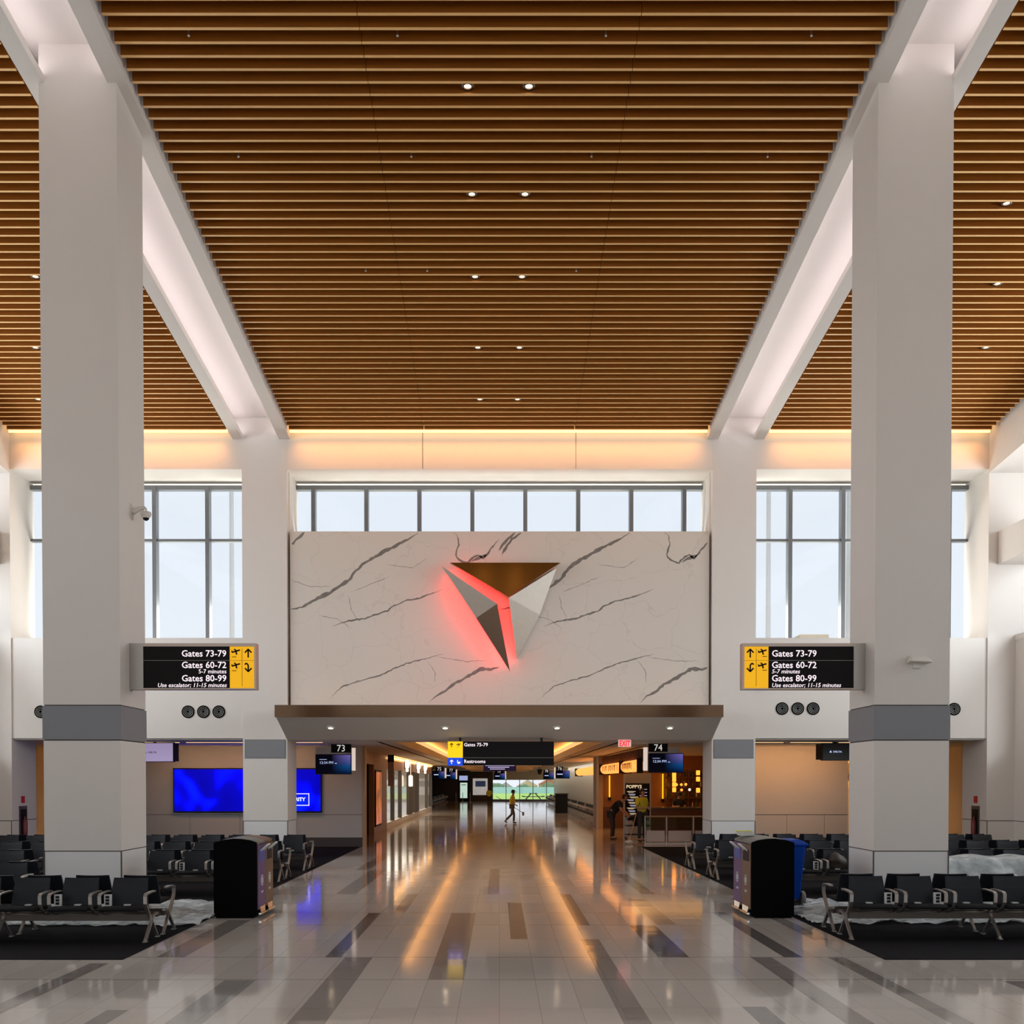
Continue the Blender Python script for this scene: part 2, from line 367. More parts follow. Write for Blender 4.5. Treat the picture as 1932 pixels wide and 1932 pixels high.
m = MB(); m.hexa([(-17, YF+2.2, zc(YF)+.62), (17, YF+2.2, zc(YF)+.62), (17, -14, zc(-14)+.62), (-17, -14, zc(-14)+.62)], [(-17, YF+2.2, zc(YF)+.9), (17, YF+2.2, zc(YF)+.9), (17, -14, zc(-14)+.9), (-17, -14, zc(-14)+.9)])
struct(m, 'roof', [WOODB])
# outer deep beams along the hall and the side walls
for sx in (-1, 1):
    m = MB(); y0, y1 = YF, -14
    X0, X1 = sx*XO, sx*14.6
    m.hexa([(X0,y0,zc(y0)-1.0),(X1,y0,zc(y0)-1.0),(X1,y1,zc(y1)-1.0),(X0,y1,zc(y1)-1.0)], [(X0,y0,zc(y0)+.3),(X1,y0,zc(y0)+.3),(X1,y1,zc(y1)+.3),(X0,y1,zc(y1)+.3)], 0)
    struct(m, 'ceiling_beam', [WHITE])
    m = MB(); m.box(sx*13.42, sx*14.3, 5, YF-.02, PZ(1065, YF), PZ(1003, YF)); struct(m, 'beam', [WHITE])
    side = 'west' if sx < 0 else 'east'
    m = MB()
    m.box(sx*13.92, sx*14.2, 28.1, YF, 0, 6.05); m.box(sx*13.92, sx*14.2, -14, 28.1, 0, 3.05); m.box(sx*13.9, sx*16.9, -14, YF, 5.9, 6.05)
    m.box(sx*13.915, sx*13.93, -14, YF, zr-.008, zr+.008, 1)
    m.box(sx*16.8, sx*17, -14, YF+1.5, 0, 4.0); m.box(sx*16.8, sx*17, -14, YF+1.5, 10.6, 13)
    struct(m, 'wall_'+side, [WHITE, JOINT])
    m = MB()
    for y in [v*3.0-14 for v in range(15)]: m.box(sx*16.8, sx*16.95, y, y+.12, 4, 10.6, 0)
    struct(m, 'window_%d' % (5 if sx < 0 else 6), [MULL])
# far wall: fascia, reveals, piers, parapets
m = MB()
m.box(-XO-.3, XO+.3, YF+.004, YW+.4, ZFB, 13.6); 
for k in (-2.06, 2.06): m.box(k-.006, k+.006, YF-.003, YF, ZFB, zc(YF)+.1, 1)
struct(m, 'wall_front', [WHITE, JOINT])
for sx in (-1, 1):
    m = MB(); m.box(sx*XO, sx*17, YF, YW+.2, 0, 13.4)
    m.box(sx*(XO-.006), sx*(XO+.01), YF+.02, YW+.2, zr-.01, zr+.01, 1); m.box(sx*(XO-.01), sx*14, YF-.006, YF, zr-.01, zr+.01, 1)
    m.box(sx*(XO+.01), sx*(XO+.03), YF-.006, YF, 0, zr, 1)
    m.box(sx*(XO+.0), sx*17, YF-.004, YF, 0, .12, 1)
    struct(m, 'wall_pier', [WHITE, JOINT])
    a = sx*XO; b = (FLX[0] if sx < 0 else FRX[1])
    m = MB(); m.box(a, b, YF+.05, YW-.1, ZL+.03, ZSILL); m.box(a, b, YF+.05, YF+.11, ZPB-.0, ZL+.03)
    struct(m, 'wall_parapet', [WHITE])
    # reveals beside the centre window
    c0 = FLX[1] if sx < 0 else FRX[0]
    m = MB(); m.box(c0, c0-sx*.02, YF+.3, YW+.2, 8.8, ZFB); struct(m, 'trim_reveal', [WHITE])
# marble feature wall
MX0, MX1 = PX(543.5, YF, 1160), PX(1342, YF, 1160); MZ1 = PZ(1002.5, YF+.1); MZ0 = PZ(1334, YF+.1)
YM = YF+.1
m = MB(); m.box(MX0+.04, MX1-.04, YM, YW-.15, MZ0-.3, MZ1)
def vein(pts, w0, w1, dx=0, jit=.012, taper=True):
    q = [Vector(((P(px+dx, py, YM)).x, (P(px+dx, py, YM)).z)) for px, py in pts]
    path = []
    for i in range(len(q)-1):
        n = max(2, int((q[i+1]-q[i]).length/.07))
        for k in range(n):
            p = q[i].lerp(q[i+1], k/n); path.append(p + Vector((random.uniform(-jit, jit), random.uniform(-jit, jit))))
    path.append(q[-1]); N = len(path); L = []; R = []
    for i, p in enumerate(path):
        d = (path[min(i+1, N-1)]-path[max(i-1, 0)]).normalized(); nn = Vector((-d.y, d.x))
        t = i/(N-1); ww = (w0+(w1-w0)*t)*random.uniform(.55, 1.25)*.5
        if taper: ww *= min(1, 5*t+.1, 5*(1-t)+.1)
        L.append(p+nn*ww); R.append(p-nn*ww)
    for i in range(N-1):
        ps = [L[i], L[i+1], R[i+1], R[i]]
        if all(MX0+.05 < p.x < MX1-.05 and MZ0 < p.y < MZ1-.005 for p in ps):
            m.quad(*[(p.x, YM-.0015, p.y) for p in ps], mi=1)
def zo(x, y, k=1932/420): return (540+x/k, 1000+y/k)
V = [([(1170,5),(1080,70),(960,130),(860,180),(740,250),(660,300),(590,370),(560,420),(470,485),(380,545),(300,580),(210,630),(140,670),(20,690)], .085, .11),
     ([(1360,515),(1250,555),(1160,590),(1050,610),(920,665),(880,700),(760,740),(680,770),(590,780),(500,800),(400,835)], .04, .05),
     ([(1370,1075),(1250,1105),(1150,1130),(1040,1160),(930,1205),(840,1250),(760,1275),(670,1300),(570,1330),(500,1350),(460,1380),(380,1460)], .035, .04),
     ([(1850,1190),(1780,1210),(1690,1205),(1630,1240),(1560,1280),(1450,1340),(1380,1400),(1300,1440),(1240,1500)], .12, .05),
     ([(1445,20),(1485,40),(1500,130),(1470,210),(1480,240),(1530,275),(1580,285),(1630,230),(1670,215),(1710,245),(1750,200),(1850,75)], .04, .06),
     ([(1870,220),(1920,130),(1960,80),(2060,10)], .07, .07), ([(1600,280),(1650,250),(1700,235),(1740,215)], .07, .08),
     ([(160,20),(80,90),(10,180)], .09, .05)]
for pts, a, b in V[:7]:
    vein([zo(*p) for p in pts], a, b)
vein([zo(*p) for p in V[7][0]], .09, .05)
for pts, a, b in V: vein([zo(*p) for p in pts], a, b, dx=398)
for dx in (0, 398):
    vein([zo(870,300), zo(1100,330), zo(1230,240)], .012, .012, dx); vein([zo(560,540), zo(690,490), zo(900,400)], .014, .012, dx)
    vein([zo(280,740), zo(440,770), zo(570,860)], .014, .012, dx); vein([zo(540,560), zo(560,680), zo(620,790)], .014, .012, dx)
    vein([zo(1300,1100), zo(1560,1140), zo(1760,1135)], .014, .014, dx); vein([zo(1220,1130), zo(1290,1230), zo(1290,1330)], .014, .014, dx)
    vein([zo(30,430), zo(200,490), zo(400,490)], .014, .012, dx)
struct(m, 'wall_marble', [MARBLE, VEIN])
# windows: frames on a common grid, one object per bay
def window(name, x0, x1, z0, z1, trans=None):
    f = MB(); f.box(x0, x1, YW-.06, YW+.16, z1-.07, z1+.05); f.box(x0, x1, YW-.06, YW+.16, z0-.06, z0+.03)
    k = -12
    while k < 12:
        x = .73+1.487*k
        if x0+.05 < x < x1-.05: f.box(x-.055, x+.055, YW-.10, YW+.16, z0, z1)
        k += 1
    if trans: f.box(x0, x1, YW-.05, YW+.14, trans-.035, trans+.035)
    o = struct(f, name, [MULL]); g = MB(); g.box(x0, x1, YW+.06, YW+.07, z0, z1); g.build('pane', [GLASS], o)
ZT = PZ(1020, YW)
window('window_1', FLX[1], FRX[0], PZ(1012, YW), ZHEAD)
window('window_2', -XO, FLX[0], PZ(1206, YW), ZHEAD, ZT)
window('window_3', FRX[1], XO, PZ(1206, YW), ZHEAD, ZT)
# warm strip washing the fascia
for x0, x1, nm in ((-XO+.1, -7.24, 'gate 73 side bay'), (-5.58, 5.54, 'centre bay'), (7.2, XO-.1, 'gate 74 side bay')):
    m = MB(); m.box(x0, x1, 28.40, 28.44, zc(28.4)-.02, zc(28.4)+.02); m.box(x0, x1, 28.38, 28.46, zc(28.4)+.02, zc(28.4)+.3)
    m.build('light_strip', [em('warm_strip_lens', (1, .62, .25), 2.2)], label='thin warm light strip above the cream fascia, %s' % nm, cat='light strip')
    cx = (x0+x1)/2
    area('fascia_wash', (cx, 28.30, zc(28.4)-.05), (.42, 0, 0), x1-x0-.3, .05, 3.4*(x1-x0), (1, .42, .12), 1.7)

# entrance canopy over the corridor mouth
cw = (PX(518, 27.0, 1340), PX(1365, 27.0, 1340)); YC = 27.0
zct, zcb = PZ(1330, YC), PZ(1353, YC)
t = thing('entrance_canopy', 'wide bronze-edged canopy under the marble wall, over the corridor mouth', 'canopy', (0, YC, zcb))
def loc(x, y, z): return (x, y-YC, z-zcb)
m = MB(); m.box(cw[0], cw[1], 0, .04, 0, zct-zcb); m.box(cw[0], cw[0]+.03, .04, YF-YC-.03, .0, zct-zcb); m.box(cw[1]-.03, cw[1], .04, YF-YC-.03, 0, zct-zcb); m.build('fascia', [BRONZE], t)
m = MB(); zb = PZ(1395.5, YF)
a0, a1 = FLX[1]-.0, FRX[0]+.0
m.hexa([loc(cw[0]+.03, YC+.04, zcb), loc(cw[1]-.03, YC+.04, zcb), loc(a1, YF-.03, zb), loc(a0, YF-.03, zb)],
       [loc(cw[0]+.03, YC+.04, zct-.02), loc(cw[1]-.03, YC+.04, zct-.02), loc(a1, YF-.03, zct-.02), loc(a0, YF-.03, zct-.02)])
m.build('soffit', [SOFF], t)

# low zone behind the columns: gate rooms and the mouth of the corridor
ZL = zb+.0
CTX = PX(684, YT, 1500)                                     # corner of the grey screen wall
m = MB(); 
m.box(-17, -3.0, YF+.12, 46, ZL, ZL+.2); m.box(3.0, 17, YF+.12, 46, ZL, ZL+.2); m.box(-3.0, 3.0, YF+.12, 30.5, ZL, ZL+.2)
struct(m, 'ceiling_low', [SOFF])
m = MB(); m.box(-11.7, CTX, YT, YT+.3, 0, ZL); m.box(-11.7, CTX, YT-.006, YT, zr-.008, zr+.008, 1)
for k in (-9.9, -8.3, -6.7): m.box(k-.004, k+.004, YT-.004, YT, .3, zr, 1)
m.box(-11.2, CTX, YT-.02, YT, 0, PZ(1580, YT), 2)
struct(m, 'wall_screen', [GREYW, JOINT, BASEB])
RX = PX(1600, YT, 1500)
m = MB(); m.box(7.3, RX, YT, YT+.3, 0, ZL); m.box(7.3, RX, YT-.006, YT, zr-.008, zr+.008, 1)
for k in (8.05, 9.2, 10.4): m.box(k-.004, k+.004, YT-.004, YT, .15, zr, 1)
m.box(7.3, RX, YT-.02, YT, 0, .3, 2); m.box(7.3, 9.4, YT+.3, YT+.4, 0, ZL, 0)
struct(m, 'wall_gate', [TANW, JOINT, BASEB])
for x0, x1, col in ((-11.2, -5.0, 'gate 73 side'), (6.9, 11.1, 'gate 74 side')):
    for k in range(3):
        a = x0+(x1-x0)*k/3+.1; b = x0+(x1-x0)*(k+1)/3-.1
        m = MB(); m.box(a, b, 30.6, 30.64, ZL-.015, ZL); m.build('linear_light', [em('linear_warm', (1, .62, .3), 1.1)], label='slim warm ceiling light %s in the gate room, %s' % (('nearest the side wall', 'in the middle', 'farthest from the side wall')[k] if x0 < 0 else ('nearest the corridor', 'in the middle', 'nearest the side door')[k], col), cat='light')
    area('wall_wash', ((x0+x1)/2, YT-1.3, ZL-.06), (.5, 0, 0), abs(x1-x0)*.8, .1, 36, (1, .56, .27))
# deep side openings
for sx in (-1, 1):
    m = MB(); m.box(sx*11.2, sx*15, 38.5, 38.8, 0, 2.35); m.box(sx*11.2, sx*15, 38.3, 38.8, 2.35, 2.75, 1); m.box(sx*10.9, sx*11.2, YT+.3, 38.5, 0, ZL); m.box(sx*15, sx*15.2, YW, 38.5, 0, ZL)
    m.box(sx*11.2, sx*15, 38.7, 38.8, 2.75, ZL)
    struct(m, 'wall_door', [TANW, pm('brown_header', (.10,.07,.04), .5)])
    area('side_wash', (sx*12.8, 37.6, ZL-.05), (.4, 0, 0), 2.5, .2, 60, (1, .55, .15))

# ------------------------------------------------------------------ corridor
YE = 112.0; XL = -4.9; XR = 4.5; XR2 = 5.8
LEDOS2 = em('warm_led_dim', (1.0, .66, .32), 2.5)
CORC = pm('corridor_ceiling', (.72, .60, .42), .6)
WOODP = pm('warm_wood_panel', (.36, .15, .045), .4, var=.3, scale=4, stretch=(8, 8, .6))
WOODD = pm('dark_wood', (.14, .055, .02), .4, var=.3, scale=4, stretch=(8, 8, .6))
DARKW = pm('dark_brown_wall', (.07, .05, .035), .5)
m = MB()
for a, b in ((-9.5, -3.0), (3.0, 9.5)): m.box(a, b, 46, YE, ZL, ZL+.2)
m.box(-3.2, 3.2, 30.5, YE, ZL+.55, ZL+.7); m.box(-3.02, -2.98, 30.5, YE, ZL-.006, ZL+.26); m.box(2.98, 3.02, 30.5, YE, ZL-.006, ZL+.26)
m.box(-3.5, -3.4, 30.5, YE, ZL, ZL+.7); m.box(3.4, 3.5, 30.5, YE, ZL, ZL+.7); m.box(-3.5, 3.5, 30.4, 30.5, ZL, ZL+.7)
m.box(-3, 3, 76, 79, ZL-.05, ZL+.6); m.box(-3, 3, 94, 97, ZL-.1, ZL+.6); m.box(-3, 3, 108, YE, ZL-.1, ZL+.6)
struct(m, 'ceiling_corridor', [CORC])
for sx, nm in ((-1, 'storefront side'), (1, 'restaurant side')):
    m = MB(); m.box(sx*3.12, sx*3.22, 30.6, 107, ZL+.20, ZL+.23)
    m.build('light_strip', [LEDOS], label='long warm cove light strip in the corridor ceiling, %s' % nm, cat='light strip')
for a, b in ((34, 56), (56, 80), (80, 106)):
    for sx in (-1, 1):
        area('cove_glow', (sx*3.1, (a+b)/2, ZL+.16), (0, PI+sx*.6, 0), .1, b-a-1, 64*(b-a), (1, .50, .13))
area('corridor_fill', (0, 66, ZL+.5), (0, 0, 0), 2.5, 60, 60, (1, .60, .26))  # added fill lamp that lifts the whole corridor, no fitting modelled
area('shopfront_wash', (-4.75, 61, ZL-.12), (0, PI-.5, 0), .08, 29, 80, (1, .55, .2))
m = MB(); m.box(-4.88, -4.80, 46.4, 76, ZL-.09, ZL-.05); m.build('light_strip', [LEDOS2], label='bright warm light strip along the top of the shopfront', cat='light strip')
# storefront side
m = MB(); m.box(CTX, CTX+.09, YT-.02, YT+.35, 0, ZL); struct(m, 'trim_corner', [pm('bronze_trim', (.40, .24, .13), .4, .5)])
m = MB(); m.box(XL-.3, CTX, YT+.3, YT+.5, 0, ZL); m.box(XL-.2, XL, YT+.4, 39, 0, ZL); m.box(XL-.2, XL, 41.4, 46.2, 0, ZL)
m.box(XL-.2, XL, 39, 41.4, 2.75, ZL); m.box(XL-1.6, XL-1.5, 38.9, 41.5, 0, ZL, 1); m.box(XL-1.6, XL, 38.8, 38.9, 0, ZL, 1); m.box(XL-1.6, XL, 41.5, 41.6, 0, ZL, 1)
m.box(XL-.2, XL, 46.2, 77, 2.62, ZL+.2); m.box(XL-.12, XL, 46.2, 77, 0, .28, 2)
m.box(-9.5, XL-.2, 76.5, 76.9, 0, ZL, 2); m.box(-9.5, XL, 76.9, 77.1, 0, ZL)
struct(m, 'wall_storefront', [WOODP, pm('dark_shaft', (.02,.015,.01), .6), PANEL])
sf = thing('storefront_glazing', 'long glazed shopfront with dark posts along the corridor wall', 'shopfront', (XL, 46.2, 0))
for y0, y1 in ((49, 49.4), (52.7, 53.1), (57.6, 59.8), (61.6, 64.5), (71.8, 72.6), (76.2, 76.9)):
    m = MB(); m.box(-.14, .02, y0-46.2, y1-46.2, .28, 2.62); m.build('post', [DARKW if y1-y0 > 1 else BEAMM], sf)
m = MB(); m.box(-.07, -.06, 0, 30.6, .28, 2.62); m.build('pane', [GLASS], sf)
m = MB(); m.box(-9.6, -9.5, 46, 50, 0, ZL); m.box(-9.6, -9.5, 50, 77, 2.5, ZL); m.box(-9.6, -9.5, 50, 77, 0, .4); m.box(-9.5, XL-.2, 46, 46.1, 0, ZL)
for y in (54, 58.5, 63, 67.5, 72): m.box(-9.6, -9.5, y, y+.9, 0, ZL)
struct(m, 'wall_shop', [PANEL])
area('shop_light', (-7.2, 61, ZL-.1), (0, 0, 0), 3, 26, 900, (1, .88, .70))
# poster by the shaft
t = thing('poster', 'tall framed light poster in pink, orange and brown on the wood wall', 'poster', (XL+.02, 42.7, .3))
m = MB(); m.box(-.02, .03, -1.0, 1.0, 0, 2.25); m.build('poster_frame', [BLACK], t)
def poster_mat():
    m = bpy.data.materials.new('poster_print'); m.use_nodes = True; n = m.node_tree; b = n.nodes['Principled BSDF']
    tc = n.nodes.new('ShaderNodeTexCoord'); nz = n.nodes.new('ShaderNodeTexNoise'); nz.inputs['Scale'].default_value = 1.1
    r = n.nodes.new('ShaderNodeValToRGB'); e = r.color_ramp.elements
    e[0].position = .25; e[0].color = (.12, .07, .06, 1); e[1].position = .8; e[1].color = (.75, .35, .6, 1)
    x = e.new(.5); x.color = (.75, .22, .05, 1)
    n.links.new(tc.outputs['Object'], nz.inputs['Vector']); n.links.new(nz.outputs['Fac'], r.inputs[0])
    n.links.new(r.outputs[0], b.inputs['Base Color']); n.links.new(r.outputs[0], b.inputs['Emission Color']); b.inputs['Emission Strength'].default_value = .55
    return m
m = MB(); m.box(.03, .035, -.92, .92, .08, 2.17); m.build('poster_print', [poster_mat()], t)
# shop details over the glazing
LAMPW = em('lamp_glass', (1, .88, .70), 1.3)
for k, (y, z) in enumerate(((54.8, 2.92), (62.4, 2.92), (68.1, 2.92))):
    t = thing('wall_lamp', 'glowing white bottle-shaped wall lamp over the shopfront, %s from the hall' % ('first', 'second', 'third')[k], 'lamp', (XL+.14, y, z), group='bottle-shaped lamps over the shopfront')
    m = MB(); m.lathe([(.04, -.34), (.08, -.30), (.07, -.16), (.13, -.05), (.15, .08), (.11, .22), (.04, .30)], n=14); m.build('lamp_glass', [LAMPW], t)
    m = MB(); m.box(-.16, -.10, -.1, .1, -.2, .2); m.build('bracket', [BEAMM], t)
m = MB(); m.lathe([(.08, -.30), (.115, -.26), (.115, .24), (.08, .30)], n=14); m.tube([(0, 0, .29), (0, 0, 1.05)], .012)
m.build('pendant_lantern', [LAMPW], loc=(-4.72, 56.5, 2.12), label='white glowing lantern hanging low in front of the shopfront', cat='lamp')
t = thing('blade_sign', 'tall grey hanging panel with a dark cap in front of the shopfront', 'sign', (-4.6, 44.0, 1.9))
m = MB(); m.box(-.02, .22, 0, .05, .0, 1.0); m.build('panel', [pm('mesh_panel', (.25,.22,.2), .5)], t); m = MB(); m.box(-.03, .23, -.01, .06, 1.0, 1.3); m.build('cap', [BLACK], t)

# restaurant side
m = MB()
m.box(XR, 9.4, 47.4, 47.6, .95, ZL, 0); m.box(XR, 9.4, 47.38, 47.6, 0, .95, 1); m.box(9.4, 9.5, YT+.4, 47.5, 0, ZL, 2); m.box(XR-.08, XR+.12, 47.2, 48.2, 0, ZL, 3)
m.box(XR-.02, 9.4, 47.6, 50.5, 0, ZL, 1)
struct(m, 'wall_restaurant', [WOODP, WOODD, DARKW, pm('pale_pillar', (.55,.42,.3), .5)])
m = MB(); m.box(XR2, XR2+.2, 50.5, YE, 0, ZL)
for k in range(12): m.lathe([(.9, 0), (.9, ZL)], (XR2+.95, 53+k*4.9, 0), n=24)
struct(m, 'wall_curved', [pm('pale_curved_wall', (.62, .60, .55), .5)])
area('right_gates_fill', (5.2, 82, ZL-.06), (0, -.5, 0), .1, 58, 260, (1, .88, .72))  # added lamp to brighten the pale curved wall
m = MB(); m.box(-9.5, -9.3, 77, YE, 0, ZL); m.box(-6.6, -5.8, 80.5, 81.3, 0, ZL, 1); struct(m, 'wall_gate_west', [DARKW, WHITE])
XE0, XE1 = PX(930, YE), PX(1045.5, YE); ZEH = PZ(1471.5, YE)
m = MB(); m.box(-9.5, XE0, YE, YE+.3, 0, ZL, 0); m.box(XE0, XE1, YE, YE+.3, ZEH, ZL, 1); m.box(XE1, XR2+.3, YE, YE+.3, 0, ZL, 1); m.box(XE0, XE1, YE, YE+.3, 0, .12, 2)
struct(m, 'wall_end', [DARKW, CORC, BEAMM])
m = MB()
for px in (954.8, 980.5, 1005.5, 1031): m.box(PX(px, YE)-.035, PX(px, YE)+.035, YE-.05, YE+.2, .1, ZEH)
m.box(XE0, XE1, YE-.04, YE+.2, .08, .2); o = struct(m, 'window_4', [MULL]); m = MB(); m.box(XE0, XE1, YE+.1, YE+.11, .1, ZEH); m.build('pane', [GLASS], o)
# lantern signs
def lantern_mat():
    m = bpy.data.materials.new('paper_lantern'); m.use_nodes = True; n = m.node_tree; b = n.nodes['Principled BSDF']
    b.inputs['Base Color'].default_value = (.8, .4, .15, 1)
    tc = n.nodes.new('ShaderNodeTexCoord'); nz = n.nodes.new('ShaderNodeTexNoise'); nz.inputs['Scale'].default_value = 1.5
    mx = n.nodes.new('ShaderNodeMix'); mx.data_type = 'RGBA'; mx.inputs[6].default_value = (1, .26, .03, 1); mx.inputs[7].default_value = (1, .45, .12, 1)
    n.links.new(tc.outputs['Object'], nz.inputs['Vector']); n.links.new(nz.outputs['Fac'], mx.inputs[0]); n.links.new(mx.outputs[2], b.inputs['Emission Color']); b.inputs['Emission Strength'].default_value = 1.5
    return m
LANT = lantern_mat()
def lantern_sign(y0, y1, label, glyphs):
    t = thing('lantern_sign', label, 'sign', (4.62, y0, 2.62)); L = y1-y0
    m = MB(); m.lathe([(.05, 0), (.16, .05), (.205, .3), (.205, L-.3), (.16, L-.05), (.05, L)], axis='y', n=20)
    for k in range(glyphs[0]):
        y = .6+k*glyphs[1]
        random.seed(k+int(y0)); nn = random.choice((1, 2, 2))
        for q in range(nn):
            yy = y+q*.28
            m.box(-.216, -.206, yy, yy+.06, -.12+.05*q, .12, 1)
            if k % 2: m.box(-.216, -.206, yy-.14, yy+.12, .06, .085, 1)
    m.build('lantern', [LANT, pm('black_ink', (.05,.02,.01), .6)], t)
    m = MB(); m.box(-.1, .1, -.06, .0, -.25, .25); m.build('bracket', [BLACK], t); m = MB(); m.box(-.23, .23, L-.02, L+.04, -.24, .22); m.build('bracket', [BLACK], t)
lantern_sign(34.9, 38.9, 'glowing orange cylindrical sign with black strokes beside the gate number screen', (7, .5))
lantern_sign(39.1, 46.6, 'glowing orange cylindrical sign continuing along the restaurant front to the wood wall', (8, .8))
lantern_sign(50.6, 61.5, 'shorter glowing orange cylindrical sign beyond the restaurant pillar', (0, 1))
m = MB(); m.box(4.55, 4.7, 34.2, 47, 2.95, 3.12)
for y in [34.4+.5*k for k in range(25)]: m.box(4.5, 4.75, y, y+.06, 2.85, 3.15)
m.build('trellis', [WOODD], label='dark wooden trellis above the restaurant lantern signs', cat='trellis')
# neon tubes on the wood wall
for px, py0, py1, lab in ((1150, 1463, 1504, 'vertical yellow light tube left of the menu board'), (1250.5, 1460, 1507, 'vertical yellow light tube right of the menu board')):
    m = MB(); x = PX(px, 47.3); m.tube([(x, 47.3, PZ(py1, 47.3)), (x, 47.3, PZ(py0, 47.3))], .028, n=8)
    t = thing('light_tube', lab, 'light', (0, 0, 0)); m.build('tube', [em('yellow_tube', (1, .45, .01), 1.6)], t)
    m = MB(); z = PZ(py1, 47.3); m.box(x-.06, x+.06, 47.24, 47.38, z-.14, z); m.build('socket', [BLACK], t)
# menu board
YB = 39.6
def pb(px, py): v = P(px, py, YB); return v.x, v.z
x0, z1 = pb(1177, 1459); x1, z0 = pb(1228, 1548)
t = thing('menu_board', 'tall black menu board with a grey header, behind the man in the yellow shirt', 'menu board', ((x0+x1)/2, YB, 0)); w2 = (x1-x0)/2
m = MB(); m.box(-w2, w2, 0, .1, 0, z0); m.box(-w2, -w2+.05, 0, .1, z0, z1); m.box(w2-.05, w2, 0, .1, z0, z1); m.build('frame', [SIGNSD], t)
m = MB(); m.box(-w2+.05, w2-.05, .01, .09, PZ(1478, YB), z1); m.build('header_panel', [pm('header_grey', (.34,.33,.30), .6)], t)
m = MB(); m.box(-w2+.05, w2-.05, .0, .09, z0, PZ(1478, YB)); m.build('board', [BLACKP], t)
CREAM = em('menu_cream', (1, .82, .5), .6); PALE = em('menu_pale', (.75, .75, 1), .5)
lettering('POPPYS', .17, (-w2+.09, -.004, PZ(1487, YB)), CREAM, t, bold=.03)
for k in range(9):
    z = PZ(1492+5.2*k, YB)
    m = MB(); a = -w2+.12+.05*(k % 3); m.box(a, a+.32-.06*(k % 2), -.004, 0, z-.035, z-.015); m.box(a+.04, a+.25, -.004, 0, z-.07, z-.055); m.build('menu_line', [PALE if k % 2 else CREAM], t)
for k in range(4):
    z = PZ(1488+6*k, YB); m = MB(); m.box(.08, .36, -.004, 0, z-.035, z-.015); m.build('menu_line', [PALE], t)
# bar and back shelf
t = thing('bar_counter', 'dark bar counter inside the restaurant behind the glass railing', 'counter', (6.9, 41.5, 0))
m = MB(); m.box(-1.7, 2.2, 0, .6, 0, 1.02); m.build('body', [WOODD], t); m = MB(); m.box(-1.75, 2.25, -.06, .66, 1.02, 1.08); m.build('worktop', [pm('stone_top', (.12,.1,.09), .2)], t)
t = thing('back_shelf', 'tall dark bottle shelf against the restaurant back wall', 'shelf', (8.35, 46.9, 0))
for z in (.9, 1.35, 1.8, 2.25): m = MB(); m.box(-.95, .95, 0, .35, z, z+.04); m.build('shelf_board', [WOODD], t)
for x in (-.95, .0, .92): m = MB(); m.box(x, x+.04, 0, .35, 0, 2.6); m.build('upright', [WOODD], t)
bcol = [pm('bottle_amber', (.25,.09,.01), .15), pm('bottle_green', (.03,.12,.04), .15), pm('bottle_clear', (.55,.5,.4), .15), pm('bottle_dark', (.03,.02,.02), .15)]
random.seed(3); nb = 0
for zi, z in enumerate((.94, 1.39, 1.84, 2.29)):
    for k in range(10):
        hgt = random.uniform(.26, .33); m = MB(); m.lathe([(.038, 0), (.04, .02), (.04, hgt*.6), (.014, hgt*.75), (.013, hgt)], n=8)
        m.build('bottle', [bcol[(k*7+zi) % 4]], loc=(7.5+.18*k, 47.05, z), label='small bottle standing on the %s of the restaurant back shelf' % ('lowest board', 'second board', 'third board', 'top board')[zi], cat='bottle', group='bottles on the %s' % ('lowest board', 'second board', 'third board', 'top board')[zi])
LAN2 = em('lantern_glow', (1, .30, .03), 2.2)
for px, pys, nm in ((1272, (1462, 1470.5, 1480, 1490), 'in the string beside the light tube'), (1317, (1458, 1470, 1491), 'in the string beside the pale column')):
    for k, py in enumerate(pys):
        v = P(px, py, 45.6)
        t = thing('paper_lantern', 'small orange lantern %s, %s from the top' % (nm, ('first', 'second', 'third', 'fourth')[k]), 'lantern', v, group='orange lanterns '+nm)
        m = MB(); m.lathe([(.07, -.10), (.085, -.08), (.085, .08), (.07, .10)], n=12); m.build('shade', [LAN2], t)
        m = MB(); m.lathe([(.03, .1), (.03, .13)], n=8); m.build('cap', [BLACK], t)
for k, (px, py) in enumerate(((1276.5, 1480.5), (1285.5, 1480.5), (1294, 1480), (1286, 1490.5), (1301, 1490))):
    m = MB(); m.lathe([(.01, -.06), (.045, -.03), (.06, 0), (.045, .04), (.01, .06)], n=10)
    m.build('globe_lamp', [LAN2 if k != 4 else LAMPW], loc=P(px, py, 45.2), label='small glowing globe lamp hanging over the bar', cat='lamp', group='globe lamps over the bar')
area('restaurant_glow', (7.0, 43.5, ZL-.1), (0, 0, 0), 3.4, 3, 40, (1, .5, .15))
area('lantern_front', (5.3, 41, ZL-.2), (0, -.3, 0), .5, 9, 22, (1, .5, .18))
# glass railing
t = thing('glass_railing', 'low glass railing with white lower panels in front of the restaurant bar', 'railing', (5.0, 35.6, 0))
m = MB(); m.box(-.1, 2.9, -.02, .03, .9, .94); m.build('handrail', [pm('brass_rail', (.4,.25,.12), .3, .8)], t)
for x in (-.1, .62, 1.52, 2.35, 2.88): m = MB(); m.box(x-.02, x+.02, -.02, .02, .0, .92); m.build('baluster', [ALU], t)
for a, b in ((-.06, .56), (.68, 1.46), (1.58, 2.3), (2.41, 2.85)):
    m = MB(); m.box(a, b, -.003, .003, .48, .88); m.build('pane', [GLASSG], t)
    m = MB(); m.box(a, b, -.01, .01, .07, .44); m.build('lower_panel', [pm('rail_panel', (.42,.36,.32), .5)], t)
m = MB(); m.box(-.1, 2.9, -.04, .04, 0, .04); m.build('base_rail', [ALU], t)
